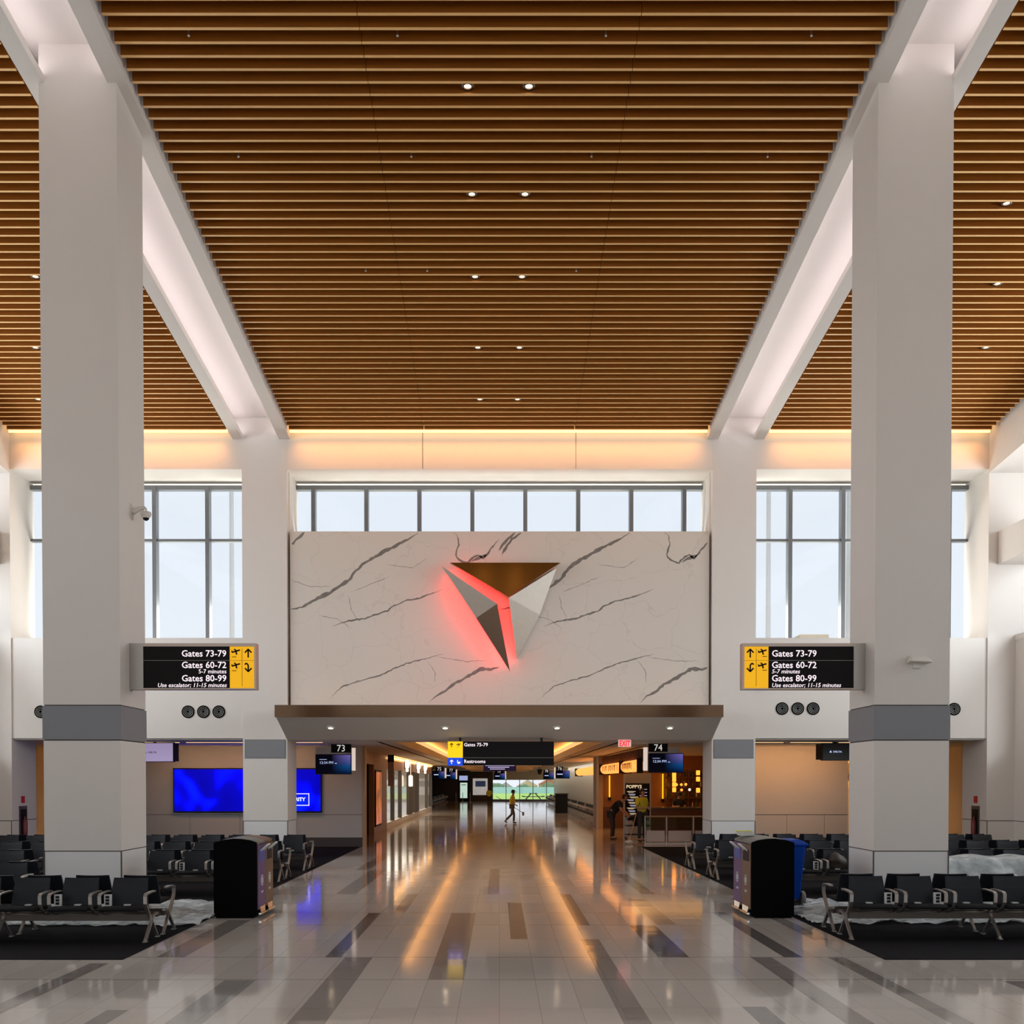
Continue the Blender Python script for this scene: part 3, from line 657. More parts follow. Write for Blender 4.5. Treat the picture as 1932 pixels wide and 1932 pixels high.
# end of the corridor
t = thing('glass_door', 'narrow pale green lit door at the far end of the corridor', 'door', (PX(875, YE), YE-.06, 0))
m = MB(); m.box(-.55, .55, 0, .05, 0, 2.15); m.build('frame', [BLACK], t); m = MB(); m.box(-.38, .38, -.01, 0, .32, 1.95); m.build('pane', [em('door_glass', (.66,.86,.74), .75)], t)
m = MB(); m.box(-.25, .25, -.02, -.01, 1.68, 1.75); m.build('door_sign', [BLACK], t)
def screen(name, label, x0, x1, z0, z1, y, mat, txt=None, tilt=0):
    t = thing(name, label, 'screen', ((x0+x1)/2, y, z0)); w = (x1-x0)/2
    m = MB(); m.box(-w, w, 0, .08, 0, z1-z0); m.build('casing', [BLACK], t)
    m = MB(); m.box(-w+.03, w-.03, -.006, 0, .03, z1-z0-.03); m.build('display', [mat], t); return t
screen('monitor', 'small pale blue monitor above the far green door', PX(866, YE), PX(883, YE), PZ(1473, YE), PZ(1463, YE), YE-.082, em('monitor_blue', (.45,.55,.9), .7))
t = thing('wall_picture', 'large black and white photo panel at the corridor end with a screen on it', 'picture', (PX(906, YE), YE-.05, PZ(1500, YE)))
m = MB(); m.box(-.78, .78, 0, .04, 0, 1.75)
random.seed(5)
pic = pm('photo_print', (.62,.58,.54), .6, var=.6, scale=1.6, emis=(.9,.85,.8), es=.35); m.build('print', [pic], t)  # faint emission added to brighten the dim print
screen('monitor', 'dark wall monitor mounted on the far photo panel', PX(897, YE), PX(916, YE), PZ(1484, YE), PZ(1473.5, YE), YE-.135, em('dark_screen', (.03,.04,.09), .6))
for k, px in enumerate((860, 873, 887)):
    m = MB(); x = PX(px, 106); m.lathe([(.16, 0), (.16, .02), (.03, .04), (.03, .9), (.04, .95)], n=10)
    m.build('stanchion', [ALU], loc=(x, 106, 0), label='slim metal queue post near the far green door, %s' % ('nearest the seats', 'in the middle', 'nearest the photo panel')[k], cat='post')

# ------------------------------------------------------------------ outside the far window
m = MB(); m.box(-60, 60, YE+.6, 190, -.3, -.05); m.box(-90, 90, 190, 420, -2.9, -2.6); struct(m, 'lawn_ground', [pm('lawn', (.30, .46, .08), .9, var=.3, scale=.4)])
m = MB(); m.box(-12, 14, YE+.35, YE+9, -.2, 0); struct(m, 'pavement', [pm('pale_paving', (.5,.5,.48), .7)])
t = thing('barrier_fence', 'long pale blue fence beyond the lawn', 'fence', (0, 187, -.05))
m = MB(); m.box(-40, 45, 0, .2, 0, 1.12)
for k in range(43): m.box(-40+2*k, -39.93+2*k, -.06, 0, 0, 1.12)
m.build('panel', [pm('fence_blue', (.42, .62, .70), .7)], t)
random.seed(11)
roofs = [pm('roof_red', (.45,.18,.12), .8), pm('roof_grey', (.4,.4,.42), .8), pm('roof_tan', (.6,.45,.35), .8)]
walls = [pm('house_white', (.8,.78,.75), .8), pm('house_cream', (.75,.68,.55), .8), pm('house_pink', (.7,.45,.4), .8)]
for k in range(9):
    x = -14+5.2*k; y = 235+random.uniform(-8, 8); wd = random.uniform(3.6, 4.8); h = random.uniform(2.6, 4.0)
    t = thing('house', ('white', 'cream', 'pinkish')[k % 3]+' house with a '+('red', 'grey', 'tan')[(k+k//3) % 3]+' roof in the row beyond the blue fence', 'house', (x, y+25, -2.6), group='houses beyond the blue fence')
    m = MB(); m.box(-wd/2, wd/2, 0, 5, 0, h); m.build('wall', [walls[k % 3]], t)
    m = MB(); m.prism([(-wd/2-.3, h), (wd/2+.3, h), (0, h+1.5)], 'y', -.3, 5.3); m.build('roof', [roofs[(k+k//3) % 3]], t)
    m = MB(); m.box(-.4-wd*.25, .4-wd*.25, -.05, 0, h*.4, h*.75); m.build('window', [BLACKP], t)
def blob(name, c, r, mat, seed, label=None, cat=None, group=None, parent=None, sq=.8):
    bm = bmesh.new(); bmesh.ops.create_icosphere(bm, subdivisions=3, radius=r); random.seed(seed)
    from mathutils import noise
    for v in bm.verts: v.co *= 1+.35*noise.noise(v.co*1.3/r+Vector((seed, 0, 0))); v.co.z *= sq
    me = bpy.data.meshes.new(name); bm.to_mesh(me); bm.free(); me.materials.append(mat)
    for p in me.polygons: p.use_smooth = True
    return link(me, name, parent, label=label, cat=cat, group=group, loc=c)
LEAF = pm('tree_leaves', (.10, .17, .08), .9, var=.5, scale=2)
for k in range(8):
    x = -12+5.7*k
    t = thing('tree', 'dark green tree rising between the houses beyond the fence', 'tree', (x, 225+(k % 3)*4, -2.6), group='trees beyond the blue fence')
    m = MB(); m.tube([(0, 0, 0), (0, 0, 1.6)], .15); m.build('trunk', [WOODD], t); blob('crown', (0, 0, 2.7), 1.7+.3*(k % 3), LEAF, k, parent=t)
t = thing('picnic_table', 'dark picnic table with benches on the paving outside the far window', 'table', (PX(1006, 118, 1505), 118, 0))
DK = pm('table_dark', (.05, .06, .07), .6)
m = MB(); m.box(-.45, .45, -.9, .9, .72, .78); m.build('table_top', [DK], t)
for sx in (-1, 1):
    m = MB(); m.box(sx*.95, sx*1.3, -.9, .9, .42, .47); m.build('seat', [DK], t)
    for y in (-.6, .6): m = MB(); m.hexa([(sx*.85, y-.04, 0), (sx*.97, y-.04, 0), (sx*.97, y+.04, 0), (sx*.85, y+.04, 0)], [(sx*.2, y-.04, .72), (sx*.32, y-.04, .72), (sx*.32, y+.04, .72), (sx*.2, y+.04, .72)]); m.build('leg', [DK], t)
for y in (-.6, .6): m = MB(); m.box(-1.2, 1.2, y-.04, y+.04, .36, .42); m.build('brace', [DK], t)
for k, (x, y) in enumerate(((PX(437, 36, 1000), 36), (PX(1450, 36, 1000), 36), (PX(1601, 36, 1000), 36))):
    m = MB(); m.tube([(x, y, ZL+.2), (x, y, 13.5)], [.09, .07], n=10)
    m.build('light_mast', [pm('mast_pale', (.55,.57,.58), .6)], loc=(0, 0, 0), label='thin pale mast outside the side windows, %s' % ('gate 73 side', 'gate 74 side nearest the centre', 'gate 74 side beside the big column')[k], cat='mast')
m = MB(); m.box(PX(1508, 60), PX(1562, 60), 60, 64, 6, PZ(1197, 60)); m.build('roof_block', [pm('far_tan', (.6,.5,.36), .8)], label='low tan building top outside the gate 74 side window', cat='building')

# ------------------------------------------------------------------ emblem on the marble
def pe(px, py, y): v = P(px, py, y); return (v.x, y, v.z)
em_t = thing('wall_emblem', 'faceted triangular metal emblem with red backlight on the marble wall', 'emblem', (0, 0, 0))
BRZ = pm('emblem_bronze', (.34, .20, .07), .12, 1, var=.03); BRD = pm('emblem_dark', (.17, .11, .075), .3, .9); BRG = pm('emblem_grey', (.42, .36, .30), .35, .7); MREFL = pm('emblem_marble_reflection', (.56, .50, .42), .35, .15)  # last one: reflected marble put into the colour of a matt facet
YE0 = YM-.34
def solid(name, faces, mat, back=YM-.27, mats=None):
    # faces: list of polygons ((px,py,y)...), back plate extruded to plane y=back
    m = MB()
    for i, f in enumerate(faces):
        pts = [pe(*p) for p in f]; m.add(pts, [list(range(len(pts)))], i if mats else 0)
    ring = faces[-1] if len(faces) == 1 else None
    return m
m = MB(); A = [pe(849, 1061.5, YE0-.10), pe(1057, 1061.5, YE0-.10), pe(959, 1126, YE0-.165)]; Bk = [pe(849, 1061.5, YM-.003), pe(1057, 1061.5, YM-.003), pe(959, 1126, YE0-.05)]
Bk = [(a[0], YE0+.06, a[2]) for a in A]
m.add(A+Bk, [(0, 1, 2), (5, 4, 3), (0, 3, 4, 1), (1, 4, 5, 2), (2, 5, 3, 0)]); m.build('upper_facet', [BRZ], em_t)
L0, L1, L2, L3 = (833.5, 1068), (938, 1139), (962, 1266), (898.5, 1166)
def prismf(name, pts, mat, yb=None):
    yb = YE0+.04 if yb is None else yb
    m = MB(); A = [pe(*p) for p in pts]; B = [(a[0], yb, a[2]) for a in A]; n = len(A)
    m.add(A+B, [list(range(n)), list(range(n, 2*n))[::-1]]+[(i, n+i, n+(i+1) % n, (i+1) % n) for i in range(n)]); m.build(name, [mat], em_t)
prismf('grey_facet', [L0+(YE0,), L1+(YE0-.16,), L3+(YE0,)], BRG)
prismf('dark_facet', [L1+(YE0-.16,), L2+(YE0,), L3+(YE0,)], BRD)
prismf('mirror_facet', [(960, 1128, YE0-.18), (1050, 1072, YM-.06), (1018, 1160, YM-.06)], MREFL, YM-.02)
prismf('mirror_facet', [(960, 1128, YE0-.18), (1018, 1160, YM-.06), (975, 1243, YM-.06)], MREFL, YM-.02)
m = MB()
for a, b in (((853, 1091), (951, 1242)), ((857, 1091), (930, 1142)), ((934, 1150), (950, 1240))):
    pa, pb2 = pe(a[0], a[1], YE0+.09), pe(b[0], b[1], YE0+.09); m.tube([pa, pb2], .03, n=6)
m.build('red_light', [RED], em_t)

# ------------------------------------------------------------------ signs
def arrow_mb(kind, s):      # arrow drawn in a box of size s, standing in XZ facing -Y
    m = MB(); w = .16*s; e = .002
    def bar(x0, z0, x1, z1, ww=w):
        d = Vector((x1-x0, z1-z0)).normalized(); n = Vector((-d.y, d.x))*ww/2
        m.prism([(x0+n.x, z0+n.y), (x1+n.x, z1+n.y), (x1-n.x, z1-n.y), (x0-n.x, z0-n.y)], 'y', -e, 0)
    if kind == 'up':
        bar(0, -.45*s, 0, .42*s); bar(-.36*s, .08*s, .02*s, .47*s); bar(.36*s, .08*s, -.02*s, .47*s)
    elif kind in ('turn_l', 'turn_r'):
        g = 1 if kind == 'turn_r' else -1
        bar(0, -.42*s, 0, .25*s); bar(-.36*s, -.08*s, .02*s, -.47*s); bar(.36*s, -.08*s, -.02*s, -.47*s)
        bar(0, .2*s, g*.12*s, .4*s); bar(g*.1*s, .4*s, g*.3*s, .42*s); bar(g*.28*s, .42*s, g*.36*s, .28*s)
    elif kind == 'plane':
        bar(-.46*s, -.05*s, .46*s, .22*s, .17*s); bar(-.2*s, .33*s, .12*s, .08*s, .14*s); bar(.0*s, .08*s, .1*s, -.3*s, .17*s); bar(-.46*s, -.05*s, -.44*s, .2*s, .09*s); bar(-.45*s, -.55*s, .05*s, -.55*s, .07*s)
    elif kind == 'planel':
        bar(.46*s, -.05*s, -.46*s, .22*s, .17*s) if False else None
        bar(-.46*s, -.05*s, .46*s, .22*s, .17*s); bar(-.2*s, .33*s, .12*s, .08*s, .14*s); bar(.0*s, .08*s, .1*s, -.3*s, .17*s); bar(-.46*s, -.05*s, -.44*s, .2*s, .09*s); bar(.0*s, -.5*s, .5*s, -.5*s, .07*s)
    elif kind == 'bowl':
        bar(-.25*s, .45*s, -.25*s, -.1*s, .16*s); m.prism([(-.35*s, .0), (.42*s, .05*s), (.3*s, -.28*s), (.05*s, -.42*s), (-.2*s, -.36*s)], 'y', -e, 0)
    return m
def put(mb, loc, mat, parent, name): mb.xf(Matrix.Translation(loc)); return mb.build(name, mat, parent)
YS = 16.62
def gate_sign(sx):
    col = (NL if sx < 0 else NR)
    if sx < 0: xa, xb = P(271, 1255, YS).x, P(484, 1255, YS).x; xm = col[1]
    else: xa, xb = P(1400, 1255, YS).x, P(1610, 1255, YS).x; xm = col[0]
    z1, z0 = PZ(1214, YS), PZ(1301, YS); side = 'video wall' if sx < 0 else 'restaurant'
    t = thing('gate_direction_sign', 'illuminated black and yellow gates sign fixed to the big column on the %s side' % side, 'sign', (xa, YS, z0))
    W = xb-xa; HH = z1-z0
    m = MB(); e = .05
    m.box(0, W, .01, .15, 0, HH); m.box(0, W, -.03, .01, HH-e, HH); m.box(0, W, -.03, .01, 0, .02)
    if sx < 0: m.box(W-.03, W, -.03, .01, .02, HH-e)
    else: m.box(0, .03, -.03, .01, .02, HH-e)
    m.build('sign_frame', [SIGNFR], t)
    m = MB(); m.box((xm-xa) if sx < 0 else W, 0 if sx < 0 else (xm-xa), -.02, .16, 0, HH); m.build('mounting_box', [SIGNSD], t)
    x0, x1 = (0.0, W-.03) if sx < 0 else (.03, W); z0p, z1p = .02, HH-e
    yw = (x1-x0)*.222
    bx0, bx1, yx0, yx1 = (x0, x1-yw, x1-yw, x1) if sx < 0 else (x0+yw, x1, x0, x0+yw)
    m = MB(); m.box(bx0, bx1, -.012, .01, z0p, z1p); m.build('black_face', [BLACKP], t)
    m = MB(); m.box(yx0, yx1, -.012, .01, z0p, z1p); m.build('yellow_face', [YELLOW], t)
    hh = z1p-z0p; f = -.014
    m = MB(); m.box(bx0, bx1, f, -.012, z1p-.335*hh-.002, z1p-.335*hh+.002); m.build('divider', [SIGNSD], t)
    al = 'RIGHT' if sx < 0 else 'LEFT'; tx = bx1-.05 if sx < 0 else bx0+.05
    for s_, fz, sz, b, sh in (('Gates 73-79', .165, .142, .022, 0), ('Gates 60-72', .44, .142, .022, 0), ('5-7 minutes', .595, .092, .012, 0 if sx < 0 else .2), ('Gates 80-99', .76, .142, .022, 0), ('Use escalator; 11-15 minutes', .925, .092, .012, .2)):
        z = z1p-fz*hh-sz*.34; lettering(s_, sz, (tx, f, z), LETTER, t, al, b*.35, sh)
    INK = BLACKP; yc = (yx0+yx1)/2; q = yw/4
    m = MB(); m.box(yc-.003, yc+.003, f, -.012, z0p+.03, z1p-.03); m.box(yx0, yx1, f, -.012, z1p-.335*hh-.002, z1p-.335*hh+.002); m.build('divider', [INK], t)
    ax = (yc+q) if sx < 0 else (yc-q); px_ = (yc-q) if sx < 0 else (yc+q)
    put(arrow_mb('up', .145), (ax, f, z1p-.165*hh), INK, t, 'arrow'); put(arrow_mb('turn_l' if sx < 0 else 'turn_r', .145), (ax, f, z1p-.50*hh), INK, t, 'arrow')
    for z in (.13, .46): put(arrow_mb('plane' if sx < 0 else 'planel', .14), (px_, f, z1p-z*hh), INK, t, 'plane_symbol')
gate_sign(-1); gate_sign(1)
# overhead sign
YO = 28.42
x0, x1 = P(845, 1420, YO).x, P(1045, 1420, YO).x; z1, z0 = PZ(1399, YO), PZ(1444, YO)
t = thing('overhead_sign', 'wide black overhead sign to gates 75-79 and restrooms under the canopy', 'sign', (x0, YO, z0)); W, HH = x1-x0, z1-z0
m = MB(); m.box(0, W, .01, .12, 0, HH); m.build('sign_case', [BLACK], t)
zs = zcb+(zb-zcb)*(YO+.06-YC)/(YF-YC)-z0
for a in (.3, W-.36): m = MB(); m.box(a, a+.06, .04, .09, HH, zs-.005); m.build('hanger', [BLACK], t)
m = MB(); m.box(.4, W, -.005, .01, 0, HH); m.build('black_face', [BLACKP], t)
m = MB(); m.box(0, .4, -.005, .01, HH*.32, HH); m.build('yellow_face', [em('sign_yellow_bright', (1, .62, .0), .9)], t)
m = MB(); m.box(0, .4, -.005, .01, -.01, HH*.32); m.build('blue_face', [BLUEP], t)
m = MB(); m.box(.4, W, -.008, -.005, HH*.32-.003, HH*.32+.003); m.build('divider', [SIGNSD], t)
lettering('Gates 75-79', .13, (.43, -.008, HH*.80), LETTER, t, bold=.01); lettering('Restrooms', .13, (.43, -.008, HH*.10), LETTER, t, bold=.01)
put(arrow_mb('up', .12), (.10, -.007, HH*.84), BLACKP, t, 'arrow'); put(arrow_mb('plane', .12), (.29, -.007, HH*.86), BLACKP, t, 'plane_symbol')
put(arrow_mb('up', .12), (.10, -.007, HH*.14), LETTER, t, 'arrow'); put(arrow_mb('bowl', .12), (.29, -.007, HH*.14), LETTER, t, 'fountain_symbol')
# message display deeper in the corridor
t = thing('message_display', 'narrow dark purple text display hanging in the corridor below the overhead sign', 'display', (PX(912, 45), 45, PZ(1455, 45))); W = PX(974, 45)-PX(912, 45)
HM = PZ(1441, 45)-PZ(1455, 45)
m = MB(); m.box(0, W, 0, .1, 0, HM); m.box(.3, .34, .03, .07, HM, ZL+.5-PZ(1455, 45)); m.box(W-.34, W-.3, .03, .07, HM, ZL+.5-PZ(1455, 45)); m.build('case', [BLACK], t)
m = MB(); m.box(.0, W, -.005, 0, 0, HM); m.build('display', [em('purple_screen', (.012, .006, .035), .6)], t)
for k, wd in enumerate((.62, .5, .42)): m = MB(); m.box(W/2-wd, W/2+wd-.1*k, -.008, -.005, HM*.78-.075*k-.018, HM*.78-.075*k+.012); m.build('text_line', [em('pale_text', (.7,.65,1), .8)], t)
# gate number screens
SKYS = em('screen_sky', (.09,.11,.32), .8); SEAS = em('screen_sea', (.01,.05,.18), .8); WTXT = em('screen_text', (.55,.65,1), .9)
def screen_mat():
    m = bpy.data.materials.new('gate_screen'); m.use_nodes = True; n = m.node_tree; L = n.links; b = n.nodes['Principled BSDF']; b.inputs['Base Color'].default_value = (.002,.002,.004,1); b.inputs['Roughness'].default_value = .5; b.inputs['Specular IOR Level'].default_value = .08
    tc = n.nodes.new('ShaderNodeTexCoord'); sp = n.nodes.new('ShaderNodeSeparateXYZ'); L.new(tc.outputs['UV'], sp.inputs[0])
    tx = n.nodes.new('ShaderNodeTexCoord'); s2 = n.nodes.new('ShaderNodeSeparateXYZ'); L.new(tx.outputs['Generated'], s2.inputs[0])
    r = n.nodes.new('ShaderNodeValToRGB'); e = r.color_ramp.elements; e[0].position = .05; e[0].color = (.0,.01,.05,1); e[1].position = .95; e[1].color = (.14,.11,.38,1)
    x = e.new(.42); x.color = (.005,.07,.25,1); x = e.new(.5); x.color = (.03,.06,.22,1)
    L.new(s2.outputs['Z'], r.inputs[0]); f = n.nodes.new('ShaderNodeMapRange'); f.inputs[1].default_value = .45; f.inputs[2].default_value = 1; L.new(s2.outputs['X'], f.inputs[0])
    mx = n.nodes.new('ShaderNodeMix'); mx.data_type = 'RGBA'; L.new(f.outputs[0], mx.inputs[0]); mx.inputs[6].default_value = (.001,.001,.004,1); L.new(r.outputs[0], mx.inputs[7])
    L.new(mx.outputs[2], b.inputs['Emission Color']); b.inputs['Emission Strength'].default_value = 1
    return m
GSCR = screen_mat(); ICON = em('gate_number', (.85,.8,.75), .7)
def gate_screen(num, px0, px1, pyt, pyb, Y, plate, lit, label, detail=True, top=0):
    x0, x1 = P(px0, pyt, Y).x, P(px1, pyt, Y).x; z1, z0 = PZ(pyt, Y), PZ(pyb, Y)
    t = thing('gate_screen', label, 'screen', (x0, Y, z0)); W, HH = x1-x0, z1-z0
    m = MB(); m.box(0, W, 0, .1, 0, HH); m.build('casing', [BLACK], t)
    m = MB(); m.box(.02, W-.02, -.006, 0, .02, HH-.02); m.build('display', [GSCR], t)
    a, b = PX(plate[0], Y)-x0, PX(plate[1], Y)-x0; c, d = PZ(plate[3], Y)-z0, PZ(plate[2], Y)-z0
    m = MB(); m.box(a, b, .0, .08, c, d); m.build('number_plate', [BLACKP], t)
    sz = (d-c)*1.12; lettering(num, sz, ((a+b)/2, -.004, c+(d-c)*.14), ICON, t, 'CENTER', .0, squeeze=.95)
    m = MB(); m.box(.02, W-.02, .03, .07, HH, HH+.015); m.box(W*.3, W*.3+.06, .02, .08, HH, ZL+top-z0); m.box(.0, W*.9, .03, .06, HH+.02, min(d-.02, ZL-z0-.12)); m.build('hanger', [SIGNSD], t)
    if lit: a, b = PX(lit[0], Y)-x0, PX(lit[1], Y)-x0; m = MB(); m.box(a, b, -.02, .12, PZ(lit[3], Y)-z0, PZ(lit[2], Y)-z0); m.build('side_light', [em('side_strip', (1,.82,.72), .62)], t)
    if detail:
        lettering('12:34 PM', .11, (.12, -.009, HH*.52), WTXT, t, bold=0); m = MB(); m.box(.12, .34, -.009, -.006, HH*.73, HH*.75); m.build('text_line', [WTXT], t)
        m = MB(); m.box(.58, .64, -.009, -.006, HH*.53, HH*.56); m.build('text_line', [WTXT], t)
    else:
        m = MB(); m.box(W*.12, W*.5, -.009, -.006, HH*.5, HH*.62); m.build('text_line', [WTXT], t)
gate_screen('73', 595, 662.5, 1423, 1461, 31.5, (625, 662.5, 1404, 1420), (664, 670, 1411, 1454), 'dark hanging screen with gate number and time, beside the blue video wall')
gate_screen('74', 1223.5, 1290, 1421, 1458, 31.5, (1223.5, 1259.5, 1403, 1418.5), (1214.5, 1221.5, 1410, 1454), 'dark hanging screen with gate number and time, before the restaurant')
gate_screen('75', 816, 838.5, 1455, 1470, 84, (822, 836, 1447, 1455), (839, 842, 1449, 1468), 'far dark screen with a gate number, nearest the shopfront', False)
gate_screen('77', 839, 860, 1457, 1471, 93, (844, 858, 1450, 1457), (860, 862.5, 1452, 1470), 'far dark screen with a gate number, second past the shopfront', False)
gate_screen('76', 1048, 1075, 1454, 1469, 78, (1050, 1062, 1446, 1454), (1045.5, 1048, 1448, 1469), 'far dark screen with a gate number, above the seats past the restaurant', False)
gate_screen('78', 1025, 1045, 1458, 1470, 98, (1026, 1036, 1452, 1458), None, 'far dark screen with a gate number, before the edge of the end window', False)
gate_screen('79', 932, 953, 1459, 1471, 98, (933, 950, 1453, 1459), (953, 955, 1455, 1470), 'far dark screen with a gate number, under the purple text display', False, .545)
t = thing('ceiling_speaker', 'small black ceiling box hanging before the far window', 'speaker', (PX(1018, 72), 72, PZ(1461, 72)))
m = MB(); m.prism([(-.1, 0), (.1, 0), (.18, .35), (-.18, .35)], 'y', -.1, .1); m.tube([(0, 0, .35), (0, 0, ZL+.55-PZ(1461, 72))], .015); m.build('body', [BLACK], t)
# exit sign
YX = 28.75
t = thing('exit_sign', 'small white exit sign with red letters at the corridor mouth', 'sign', (PX(1166.5, YX), YX, PZ(1409, YX))); W = .345; HH = PZ(1397, YX)-PZ(1409, YX)
m = MB(); m.box(0, W, 0, .05, 0, HH+.02); m.box(W/2-.03, W/2+.03, .01, .04, HH, ZL-PZ(1409, YX)+.03); m.build('case', [pm('exit_pink', (.8,.6,.55), .5, emis=(1,.6,.55), es=.45)], t)
lettering('EXIT', .20, (W/2, -.006, .025), em('exit_red', (1, .01, .03), 1.0), t, 'CENTER', .03, squeeze=.72)
# video wall
YV = YT-.10
x0, x1 = P(329, 1490, YV).x, P(604.5, 1490, YV).x; z1, z0 = PZ(1451.5, YV), PZ(1530.5, YV)
def blue_mat():
    m = bpy.data.materials.new('blue_video'); m.use_nodes = True; n = m.node_tree; L = n.links; b = n.nodes['Principled BSDF']; b.inputs['Base Color'].default_value = (0,0,.02,1)
    tc = n.nodes.new('ShaderNodeTexCoord'); nz = n.nodes.new('ShaderNodeTexNoise'); nz.inputs['Scale'].default_value = .55; nz.inputs['Distortion'].default_value = 1.2; nz.inputs['Detail'].default_value = 1
    r = n.nodes.new('ShaderNodeValToRGB'); e = r.color_ramp.elements; e[0].position = .35; e[0].color = (.0,.0,.38,1); e[1].position = .7; e[1].color = (.0,.018,1,1)
    b.inputs['Specular IOR Level'].default_value = .1; x = e.new(.5); x.color = (0,0,.85,1); x = e.new(.47); x.color = (0,0,.5,1)
    L.new(tc.outputs['Object'], nz.inputs['Vector']); L.new(nz.outputs['Fac'], r.inputs[0]); L.new(r.outputs[0], b.inputs['Emission Color']); b.inputs['Emission Strength'].default_value = 1.15
    return m
t = thing('video_wall', 'large glowing blue video wall on the grey wall behind the seats', 'screen', (x0, YV, z0)); W, HH = x1-x0, z1-z0
m = MB(); m.box(-.04, W+.04, .0, .1, -.04, HH+.04); m.build('casing', [BLACK], t); m = MB(); m.box(0, W, -.006, 0, 0, HH); m.build('display', [blue_mat()], t)
lx0, lx1 = P(548, 1508, YV).x-x0, P(583.5, 1508, YV).x-x0; lz0, lz1 = PZ(1520, YV)-z0, PZ(1497, YV)-z0
m = MB(); m.box(lx0, lx1, -.012, -.006, lz1-.022, lz1); m.box(lx0, lx1, -.012, -.006, lz0, lz0+.022); m.box(lx1-.022, lx1, -.012, -.006, lz0, lz1); m.box(lx0, lx0+.022, -.012, -.006, lz0, lz1); m.build('text_frame', [em('video_white', (1,.9,1), 1)], t)
lettering('RITY', .155, (lx1-.13, -.01, lz0+.15), em('video_text', (1,1,1), 1), t, 'RIGHT', .03)
# hanging flight monitors
def monitor(px0, px1, pyt, pyb, Y, disp, tcol, label, sx):
    x0, x1 = P(px0, pyt, Y).x, P(px1, pyt, Y).x; z1, z0 = PZ(pyt, Y), PZ(pyb, Y)
    t = thing('hanging_monitor', label, 'monitor', ((x0+x1)/2, Y, z0)); t.rotation_euler = (0, 0, sx*.25); w = abs(x1-x0)/2; HH = z1-z0
    m = MB(); m.box(-w, w, 0, .09, 0, HH); m.box(-w*.8, w*.8, .09, .5, .03, HH-.02); m.build('casing', [BLACK], t)
    m = MB(); m.box(-w+.02, w-.02, -.006, 0, .02, HH-.02); m.build('display', [disp], t)
    m = MB(); m.box(-.03, .03, .1, .16, HH-.05, ZL-z0-.005); m.build('hanger', [BLACK], t)
    lettering('DELTA', .07, (0, -.01, HH*.46), tcol, t, 'CENTER', .01, squeeze=1.3)
    m = MB(); m.prism([(-.26, HH*.46), (-.18, HH*.46), (-.22, HH*.46+.06)], 'y', -.010, -.006); m.build('small_logo', [tcol], t)
monitor(243, 332, 1401, 1438, 30.2, em('pale_lilac', (.36,.29,.48), .8), BLACK, 'pale lilac hanging monitor behind the big column near the blue video wall', -1)
monitor(1548, 1612, 1402, 1435, 30.2, em('near_black', (.004,.004,.004), 1), WTXT, 'black hanging monitor with small white lettering in the tan gate room', 1)
# canopy downlights and ceiling downlights
DLW = em('downlight_glow', (1, .80, .55), 6)
def downlight(x, y, z, r, label, nrm=0, ring=BEAMM, glow=DLW, cat='light', name='downlight'):
    t = thing(name, label, cat, (x, y, z)); t.rotation_euler = (nrm, 0, 0)
    m = MB(); m.lathe([(r*.62, -.02), (r, -.025), (r, .03), (r*.62, .03), (r*.62, -.02)], n=18, cap=False); m.build('trim_ring', [ring], t)
    m = MB(); m.lathe([(0.001, .0), (r*.6, .0), (r*.6, .02)], n=16); m.build('lens', [glow], t)
slope_c = math.atan((zb-zcb)/(YF-YC))
for px, nm in ((624, 'above the gate 73 side'), (840, 'above the overhead sign at the gate 73 side'), (1051, 'above the overhead sign at the gate 74 side'), (1264, 'above the gate 74 side')):
    y = 27.72; z = zcb+(zb-zcb)*(y-YC)/(YF-YC); downlight(PX(px, y, 1374), y, z-.012, .11, 'small warm downlight in the canopy underside, '+nm, slope_c, SOFF)
rows = (('first', 754), ('second', 654), ('third', 530), ('fourth', 372), ('fifth', 170))
for nm, py in rows:
    b = (1510-py)/FPX; c_, s_ = math.cos(TILT), math.sin(TILT); dy, dz = c_+b*s_, -s_+b*c_
    y = (Z0+.1092*28.4-H)/(dz/dy+.1092)
    yk = 28.28-.249*round((28.28-y)/.249-.5)-.1245
    for x, sd in ((-.47, '73'), (.47, '74')): downlight(x-.015, yk, zc(yk)+.05, .095, 'round ceiling downlight of the %s pair from the far wall, %s side' % (nm, {'73': 'video wall', '74': 'restaurant'}[sd]), 0)
for px, py, nm in ((67, 530, 'third row, gate 73 side bay'), (67, 654, 'second row, gate 73 side bay'), (72, 754, 'first row, gate 73 side bay'), (1899, 380, 'fourth row, gate 74 side bay'), (1882, 535, 'third row, gate 74 side bay'), (1860, 658, 'second row, gate 74 side bay')):
    b = (1510-py)/FPX; dy, dz = c_+b*s_, -s_+b*c_; y = (Z0+.1092*28.4-H)/(dz/dy+.1092); yk = 28.28-.249*round((28.28-y)/.249-.5)-.1245
    downlight(PX(px, yk, py), yk, zc(yk)+.05, .095, 'round ceiling downlight from the far wall, '+nm)
